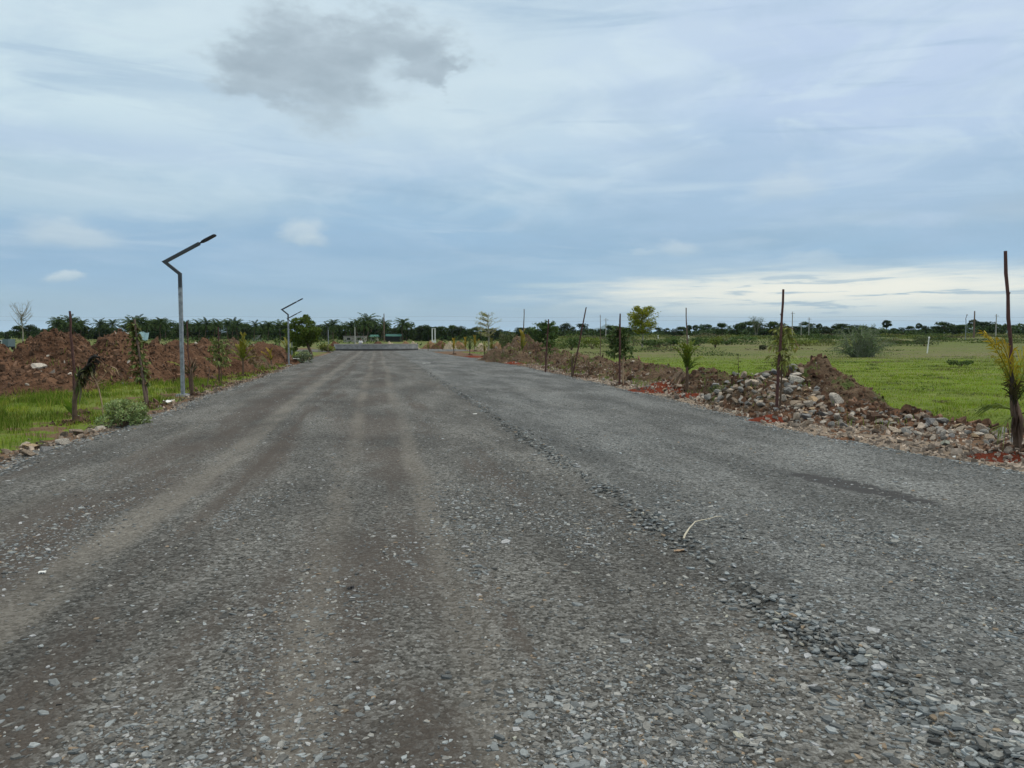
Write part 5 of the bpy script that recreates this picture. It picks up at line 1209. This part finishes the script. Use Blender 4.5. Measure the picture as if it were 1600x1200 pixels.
def twin_post():
    g = onground(678, 222); s = 222 / F; t_ = thing('gate_post', 'white twin post standing before the dark trees beyond the island', 'post', g); H = up(678, 513.5, 222)[2] - g[2]
    for k in (-1, 1): a = MB(); a.box((k * 2.2 * s, 0, H / 2 - .1), (1.5 * s, .25, H + .2)); a.build('upright', M['white'], t_)
    a = MB(); a.box((0, 0, H + .06), (6.2 * s, .3, .12)); a.build('lintel', M['white'], t_); a = MB(); a.box((0, .02, .3), (6.8 * s, .5, .6)); a.build('base', M['white'], t_)
twin_post()
def post(label, base, top, d, r=.07, cap=.11):
    g = onground(base, d); t = up(top[0], top[1], d) - g; t_ = thing('marker_post', label, 'post', g, 0, 'white posts in the field'); a = MB(); a.tube([(0, 0, -.1), t * .5, t * .88], [r * 1.2, r, r], 8); a.build('shaft', M['white'], t_); a = MB(); a.tube([t * .88, t * .94, t], [cap, cap * 1.1, cap * .5], 8); a.build('head', M['white'], t_)
post('slanting white post standing alone in the right field', 1447, (1452, 526), 88, .06, .10)
post('tiny white marker post right of the yellow-green tree', 1028, (1028, 524), 205, .12, .13)
post('tiny white marker post right of the grey stake of the palm', 1075.5, (1075.5, 524), 207, .12, .13)

# ---------------------------------------------------------------- utility poles and wires
def pole(label, px, top, d, r=.11, arm=True, mat='conc', dark=False):
    g = onground(px, d); H = up(px, top, d)[2] - g[2]; t_ = thing('utility_pole', label, 'utility pole', g, RNG.uniform(-.3, .3), 'utility poles'); a = MB(); a.tube([(0, 0, -.2), (0, 0, H)], [r * 1.3, r * .8], 8); a.build('pole', M[mat], t_, True)
    if arm:
        a = MB(); a.box((0, -r - .04, H - .55), (1.5, .08, .1)); a.build('cross_arm', M['steel'], t_)
        for k in (-.6, 0, .6): a = MB(); a.tube([(k, -r - .04, H - .5), (k, -r - .04, H - .3)], [.05, .03], 6); a.build('insulator', M['white'], t_)
    return t_
pole('tall dark utility pole by the green roofed shed beyond the island', 601, 490, 215, .16, False, 'stakeg'); pole('thin utility pole behind the palm right of the green shed', 640, 503, 262, .1, True)
pole('utility pole with cross arm beside the far blue hill', 946, 497, 225, .12, True); pole('tall far utility pole just right of the tall stake by the stones', 1236, 487, 250, .16, True)
pole('short pale utility pole between two taller ones', 1250, 503, 262, .1, True); pole('utility pole with cross arm left of the thorn bush', 1262, 496, 245, .12, True)
pole('reddish wooden pole right of the pale lone lamp', 1519, 486, 205, .18, False, 'stakeg'); pole('utility pole with cross arm next to the tallest stake', 1553, 491, 230, .14, True)
pole('pale concrete pole among the palms behind the grey block house', 555.5, 511, 172, .12, False)
for lab, y0, z in (('upper thin power line strung across the whole skyline', 494, 0), ('lower thin power line strung across the whole skyline', 500, 0)):
    mb = MB(); d = 228; pts = []
    for seg in range(-700, 2400, 25):
        f = ((seg + 700) % 345) / 345; pts.append(up(seg, y0 + 2.0 * math.sin(math.pi * f), d) + (0, .25 * (y0 - 494), 0))
    mb.tube(pts, .013, 5); tag(mb.build('power_line', M['wire'], None, True), lab, 'power line', 'power lines')

# ---------------------------------------------------------------- far hills
def hill(px0, px1, toppy, d, seed):
    x0, x1 = (px0 - 800) / F * d, (px1 - 800) / F * d; H = up(0, toppy, d)[2]; nx, ny = 60, 14; X, Y = np.meshgrid(np.linspace(x0, x1, nx), np.linspace(-1, 1, ny), indexing='ij')
    t = (X - x0) / (x1 - x0); Z = (H + 20) * (np.sin(np.pi * t) ** .8) * (1 - Y ** 2) * (.85 + .22 * fbm(t * 5, Y * .5, 4, seed)) - 20
    mb = MB(); i, j = np.meshgrid(np.arange(nx - 1), np.arange(ny - 1), indexing='ij'); a = (i * ny + j).ravel(); mb.add(np.stack([X, d + Y * 900, Z], -1).reshape(-1, 3), np.stack([a, a + ny, a + ny + 1, a + 1], 1)); o = mb.build('hills', M['hill'], None, True); tag(o, 'low blue hill on the far horizon', kind='structure')
hill(712, 792, 509, 15500, 3); hill(890, 1005, 507, 16200, 5); hill(690, 740, 516, 15000, 8)

# ---------------------------------------------------------------- haze
def haze():
    mb = MB(); mb.box((0, 9000, 148), (30000, 38000, 304)); m = bpy.data.materials.new('haze'); m.use_nodes = True; t = NT(m.node_tree); t.n.remove(t.n['Principled BSDF'])
    p = t.node('ShaderNodeVolumePrincipled'); p.inputs['Color'].default_value = (.66, .84, 1.0, 1); p.inputs['Density'].default_value = HAZE; t.l.new(p.outputs[0], t.n['Material Output'].inputs['Volume'])
    tag(mb.build('haze', m), 'thin pale haze over the far fields', kind='stuff')
HAZE = 4e-5
haze()
# ---------------------------------------------------------------- litter on the road
def stalk():
    g = at(1068, 851); h = at(1127, 818); t_ = MB(); m = np.array([g[0] * .5 + h[0] * .5 - .06, g[1] * .5 + h[1] * .5 + .06, .0]); P = [np.array([g[0], g[1], 0]), np.array([g[0] * .75 + h[0] * .25 - .03, g[1] * .75 + h[1] * .25 + .05, .04]), m + (0, 0, .05), np.array([h[0], h[1], .04])]
    Q = []
    for k in range(13):
        f = k / 12 * 3; i = min(int(f), 2); w = f - i; q = P[i] * (1 - w) + P[i + 1] * w; Q.append(q)
    Q = np.array(Q); Q[:, 2] = road_z(Q[:, 0], Q[:, 1]) + .02 + .03 * np.sin(np.linspace(0, 3, 13)); t_.tube(Q, np.linspace(.009, .003, 13), 6); o = t_.build('dry_stalk', M['straw'], None, True); tag(o, 'curved pale dry stalk lying across the gravel ridge', 'stalk')
M['straw'] = simple('straw', (.52, .47, .36), .8, .2, 8)
stalk()
def scrap(label, px, py, w, l, mat, grp='litter scraps on the road and verge', rz=.3, h=.02):
    g = at(px, py); z = float(np.maximum(road_z(g[0], g[1]), surf(g[0], g[1]))); mb = MB(); n = 6; X, Y = np.meshgrid(np.linspace(-.5, .5, n), np.linspace(-.5, .5, n), indexing='ij'); Z = h * (.6 + .8 * RNG.random((n, n)))
    V = np.stack([X * w, Y * l, Z], -1).reshape(-1, 3); i, j = np.meshgrid(np.arange(n - 1), np.arange(n - 1), indexing='ij'); a = (i * n + j).ravel(); mb.add(V, np.stack([a, a + n, a + n + 1, a + 1], 1)); mb.add(V - (0, 0, .008), np.stack([a, a + 1, a + n + 1, a + n], 1))
    o = mb.build('litter', M[mat], None, True); o.location = (g[0], g[1], z + .005); o.rotation_euler = (0, 0, rz); tag(o, label, 'litter', grp)
scrap('white plastic scrap on the far right half of the road', 667, 569, .55, .5, 'white'); scrap('crumpled white and purple wrapper at the left road edge near the lamp', 261, 632, .22, .3, 'cloth', h=.08); scrap('small white paper scrap between lamp foot and wrapper', 268, 626, .16, .14, 'white')
scrap('flat grey sheet beside the tilted stake foot', 245, 636, .25, .2, 'conc'); scrap('white scrap on the verge by the leaning tree', 463, 568, .4, .5, 'white'); scrap('thin white chip on the left half of the road', 66, 897, .045, .03, 'white', h=.01)
scrap('pale flat chip below the dry stalk', 1062, 863, .09, .03, 'palewood', h=.012); scrap('small white scrap on the ridge far along the road', 742, 648, .09, .06, 'white'); scrap('black flake lying on the middle of the road', 548, 922, .045, .02, 'black', h=.012)
scrap('white scrap in the grass before the palm at the second lamp', 437, 564, .25, .2, 'white', h=.1)

# ---------------------------------------------------------------- camera
cam = bpy.data.cameras.new('Camera'); co = bpy.data.objects.new('Camera', cam); COL.objects.link(co); SC.camera = co
co.location = (0, 0, CAMH); co.rotation_euler = (math.pi / 2 - PITCH, 0, 0); cam.sensor_fit = 'HORIZONTAL'; cam.sensor_width = 36; cam.lens = 36 * F / 1600; cam.clip_start = .05; cam.clip_end = 30000

# ---------------------------------------------------------------- sun and sky
SUN_EL, SUN_AZ = 52, 75            # degrees; azimuth clockwise from +Y
sun = bpy.data.lights.new('Sun', 'SUN'); so = bpy.data.objects.new('Sun', sun); COL.objects.link(so)
sun.energy = 1.1; sun.angle = rad(18); sun.color = (1, .95, .87)
dirv = Vector((math.cos(rad(SUN_EL)) * math.sin(rad(SUN_AZ)), math.cos(rad(SUN_EL)) * math.cos(rad(SUN_AZ)), math.sin(rad(SUN_EL))))
so.rotation_euler = dirv.to_track_quat('Z', 'Y').to_euler(); so.location = dirv * 50

def srgb(*c): return tuple(((v / 255 + .055) / 1.055) ** 2.4 if v > 10 else v / 3294 for v in c)
def make_world():
    w = bpy.data.worlds.new('World'); SC.world = w; w.use_nodes = True; t = NT(w.node_tree); bg = w.node_tree.nodes['Background']
    sky = t.node('ShaderNodeTexSky', sky_type='NISHITA', sun_disc=False, sun_elevation=rad(SUN_EL), sun_rotation=rad(SUN_AZ), air_density=1.0, dust_density=2.0, ozone_density=1.5)
    v = t.node('ShaderNodeTexCoord').outputs['Generated']; s = t.sep(v); x, y, z = s[0], s[1], s[2]
    az = t.m('MULTIPLY', t.m('ARCTAN2', x, y), 57.2958); el = t.m('MULTIPLY', t.m('ARCSINE', z), 57.2958)
    # cloud sheet seen in perspective: noise on a plane overhead
    zz = t.m('ADD', t.m('MAXIMUM', z, 0.0), .13); pl = t.comb(t.m('DIVIDE', x, zz), t.m('DIVIDE', y, zz))
    n1 = t.noise(pl, .55, 6, .55, .4); n2 = t.noise(t.vm('ADD', pl, (7.3, 2.1, 0)), 1.5, 6, .6, .3)
    pa = t.comb(t.m('MULTIPLY', az, .10), t.m('MULTIPLY', el, .22)); n3 = t.noise(pa, 1.0, 7, .6, .2); n4 = t.noise(t.vm('ADD', pa, (3, 8, 0)), 2.6, 6, .62)
    warp = t.m('MULTIPLY', t.m('SUBTRACT', n4, .5), 1.0)
    K = 10.0
    def c(*a): return tuple(q * K for q in srgb(*a))
    elw = t.m('ADD', el, t.m('MULTIPLY', t.m('SUBTRACT', n3, .5), 7.0))
    base = t.ramp(t.m('DIVIDE', elw, 30.0), [(.0, c(172, 192, 206)), (.08, c(160, 187, 206)), (.17, c(150, 181, 208)), (.36, c(156, 186, 211)), (.52, c(176, 199, 221)), (.66, c(192, 209, 227)), (.9, c(200, 217, 230))])
    sh = t.m('MULTIPLY', t.ss(n1, .32, .68, .94, 1.05), t.ss(n2, .3, .7, .955, 1.045)); base = t.vm('MULTIPLY', base, t.comb(sh, sh, sh))
    st = t.noise(t.comb(t.m('MULTIPLY', az, .06), t.m('MULTIPLY', el, .30), 5.0), 1.0, 7, .6, .6)
    base = t.mix(t.ss(st, .44, .70, 0, .55), base, c(203, 217, 229)); base = t.mix(t.ss(st, .52, .30, 0, .45), base, c(160, 186, 211))
    def pix(px, py):
        r = ray(px, py); return math.degrees(math.atan2(r[0], r[1])), math.degrees(math.atan2(r[2], math.hypot(r[0], r[1])))
    nv = t.node('ShaderNodeTexNoise'); t.put(nv.inputs['Vector'], t.vm('ADD', pa, (11.0, 5.0, 0))); nv.inputs['Scale'].default_value = 1.7; nv.inputs['Detail'].default_value = 9; nv.inputs['Roughness'].default_value = .62
    nsp = t.node('ShaderNodeSeparateColor'); t.put(nsp.inputs[0], nv.outputs['Color'])
    azw = t.m('ADD', az, t.m('MULTIPLY', t.m('SUBTRACT', nsp.outputs[0], .5), 13.0)); elw2 = t.m('ADD', el, t.m('MULTIPLY', t.m('SUBTRACT', nsp.outputs[1], .5), 8.0))
    azs = t.m('ADD', az, t.m('MULTIPLY', t.m('SUBTRACT', nsp.outputs[0], .5), 4.0)); els = t.m('ADD', el, t.m('MULTIPLY', t.m('SUBTRACT', nsp.outputs[1], .5), 3.0))
    def blob(px, py, wx, wy, soft=.6, wamp=.9, wn=None, co=None):
        a0, e0 = pix(px, py); rx, ry = wx / F * 57.3, wy / F * 57.3; A, E = co or (az, el)
        dx = t.m('DIVIDE', t.m('SUBTRACT', A, a0), rx); dy = t.m('DIVIDE', t.m('SUBTRACT', E, e0), ry)
        r = t.m('SQRT', t.m('ADD', t.m('MULTIPLY', dx, dx), t.m('MULTIPLY', dy, dy)))
        if wamp: r = t.m('ADD', r, t.m('MULTIPLY', t.m('SUBTRACT', wn or n4, .5), wamp))
        return t.ss(r, 1.0 + soft * .5, 1.0 - soft)
    def over(cur, mask, col, k=1.0): return t.mix(t.m('MULTIPLY', mask, k), cur, col)
    nb = t.noise(t.vm('ADD', pa, (1.7, 4.4, 0)), 2.3, 8, .58, .5)
    # pale bright sheet upper left and top centre, lavender upper right
    base = over(base, blob(150, 90, 420, 170, .9, 1.6, n3), c(210, 227, 234), .9)
    base = over(base, blob(850, 120, 330, 160, .9, 1.6, n3), c(205, 222, 231), .8)
    base = over(base, blob(1350, 90, 420, 190, .9, 1.4, n3), c(190, 206, 231), .8)
    base = over(base, blob(60, 300, 330, 34, .9, 1.5), c(192, 211, 222), .75)
    base = over(base, blob(560, 245, 420, 42, .9, 1.6, n3), c(182, 202, 224), .5)
    base = over(base, blob(40, 215, 260, 22, .9, 1.5, n3), c(176, 196, 222), .5)
    base = over(base, blob(1250, 300, 330, 60, .9, 1.5), c(174, 197, 221), .5)
    base = over(base, blob(330, 395, 520, 60, .9, 1.0, n3), c(146, 178, 208), .55)
    base = over(base, blob(820, 440, 560, 40, .9, 1.2, n3), c(148, 181, 207), .6)
    base = over(base, blob(1150, 250, 130, 70, .9, 1.2), c(156, 184, 212), .4)
    # broken, streaky layering of the sheet
    al = t.noise(t.vm('ADD', pl, (2.2, 9.4, 0)), 1.9, 8, .60, .9); a2 = t.noise(t.vm('ADD', pl, (12.0, 3.0, 0)), 1.1, 8, .62, 1.1)
    ls = t.noise(t.comb(t.m('ADD', t.m('MULTIPLY', az, .035), t.m('MULTIPLY', el, -.05)), t.m('ADD', t.m('MULTIPLY', el, .42), t.m('MULTIPLY', az, .02)), 8.0), 1.0, 8, .62, .7)
    upm = t.ss(el, 6, 15)
    base = over(base, t.m('MULTIPLY', t.ss(al, .46, .68), upm), c(214, 228, 236), .55)
    base = over(base, t.m('MULTIPLY', t.ss(a2, .54, .36), upm), c(170, 192, 214), .42)
    base = over(base, t.ss(ls, .53, .70), c(200, 216, 228), .5); base = over(base, t.ss(ls, .46, .32), c(150, 178, 204), .4)
    # dark torn cloud with a paler rim
    W2 = (azw, elw2)
    base = over(base, blob(535, 105, 270, 125, .95, .5, nb, W2), c(208, 223, 231), .75)
    d1 = None
    for q in ((500, 70, 120, 55), (590, 70, 110, 42), (510, 125, 100, 62), (430, 95, 70, 40), (390, 148, 62, 26), (670, 95, 55, 34), (690, 120, 32, 22)):
        b_ = blob(*q, .75, .35, nb, W2); d1 = b_ if d1 is None else t.m('SUBTRACT', 1, t.m('MULTIPLY', t.m('SUBTRACT', 1, d1), t.m('SUBTRACT', 1, t.m('MULTIPLY', b_, .85))))
    d1 = t.m('MULTIPLY', d1, t.m('SUBTRACT', 1, t.m('MULTIPLY', blob(612, 118, 26, 24, .9, .4, nb, (azs, els)), .7)))
    dn = t.ss(t.m('ADD', t.m('MULTIPLY', nb, .6), t.m('MULTIPLY', t.ss(elw2, 17, 25), .4)), .25, .75)
    dn = t.m('ADD', t.m('MULTIPLY', dn, .7), t.m('MULTIPLY', t.ss(n4, .35, .65), .3))
    base = over(base, t.m('POWER', d1, 1.1), t.mix(dn, c(157, 171, 182), c(187, 200, 210)), .93)
    # small low cumulus
    for px, py, wx, wy, k in ((112, 368, 66, 24, .55), (468, 364, 32, 24, .62), (486, 376, 24, 14, .4), (103, 437, 26, 12, .7), (1062, 392, 34, 16, .42), (1010, 396, 22, 8, .3), (1235, 296, 60, 26, .4), (1265, 412, 40, 14, .3)):
        m_ = t.m('MULTIPLY', blob(px, py, wx, wy, .5, .5, nb, (azs, els)), t.ss(t.m('SUBTRACT', els, pix(px, py)[1]), -wy / F * 55, -wy / F * 5))
        base = over(base, m_, t.mix(t.ss(t.m('SUBTRACT', els, pix(px, py)[1]), -wy / F * 40, wy / F * 40), c(178, 196, 209), c(212, 221, 225)), k)
    base = over(base, blob(1590, 320, 60, 20, .9, 1.4), c(166, 186, 204), .6)
    base = over(base, blob(1370, 337, 60, 9, .9, 1.2), c(160, 184, 205), .5)
    # bright band low on the right, with grey bars across it
    bn = t.noise(t.comb(t.m('MULTIPLY', az, .16), t.m('MULTIPLY', el, 1.9)), 1.0, 6, .6, .5)
    base = over(base, blob(1330, 462, 420, 42, .8, 1.0, bn), c(220, 227, 224), .9)
    base = over(base, blob(1300, 452, 330, 24, .9, 1.6, bn), c(250, 245, 231), .9)
    base = over(base, blob(860, 446, 70, 5, .9, 1.0, bn), c(190, 208, 216), .7)
    base = over(base, t.m('MULTIPLY', blob(1330, 462, 420, 44, .8, .9, bn), t.ss(bn, .54, .63)), c(158, 183, 201), .85)
    base = over(base, blob(1120, 505, 1100, 16, .9, .5, bn), c(170, 190, 206), .55)
    base = over(base, blob(300, 487, 560, 22, .9, .6, bn), c(168, 191, 205), .6)
    # the sheet is brighter overhead, where the photograph does not look
    zr = t.ss(el, 26, 55); base = t.mix(zr, base, tuple(ZEN * K * q for q in (.66, .64, .60)))
    base = t.vm('MULTIPLY', base, (.975, 1.003, 1.0))
    out = t.mix(.92, sky.outputs[0], base)
    out = t.vm('MULTIPLY', out, (1.0, 1.0, 1.0))
    t.put(bg.inputs[0], out); bg.inputs[1].default_value = .1
ZEN = 1.9
make_world()
SC.view_settings.view_transform = 'Standard'; SC.view_settings.look = 'None'; SC.view_settings.exposure = .12; SC.view_settings.gamma = 1; SC.view_settings.use_curve_mapping = False
SC.cycles.max_bounces = 6; SC.cycles.diffuse_bounces = 3; SC.cycles.transparent_max_bounces = 8
print('script done', len(bpy.data.objects))
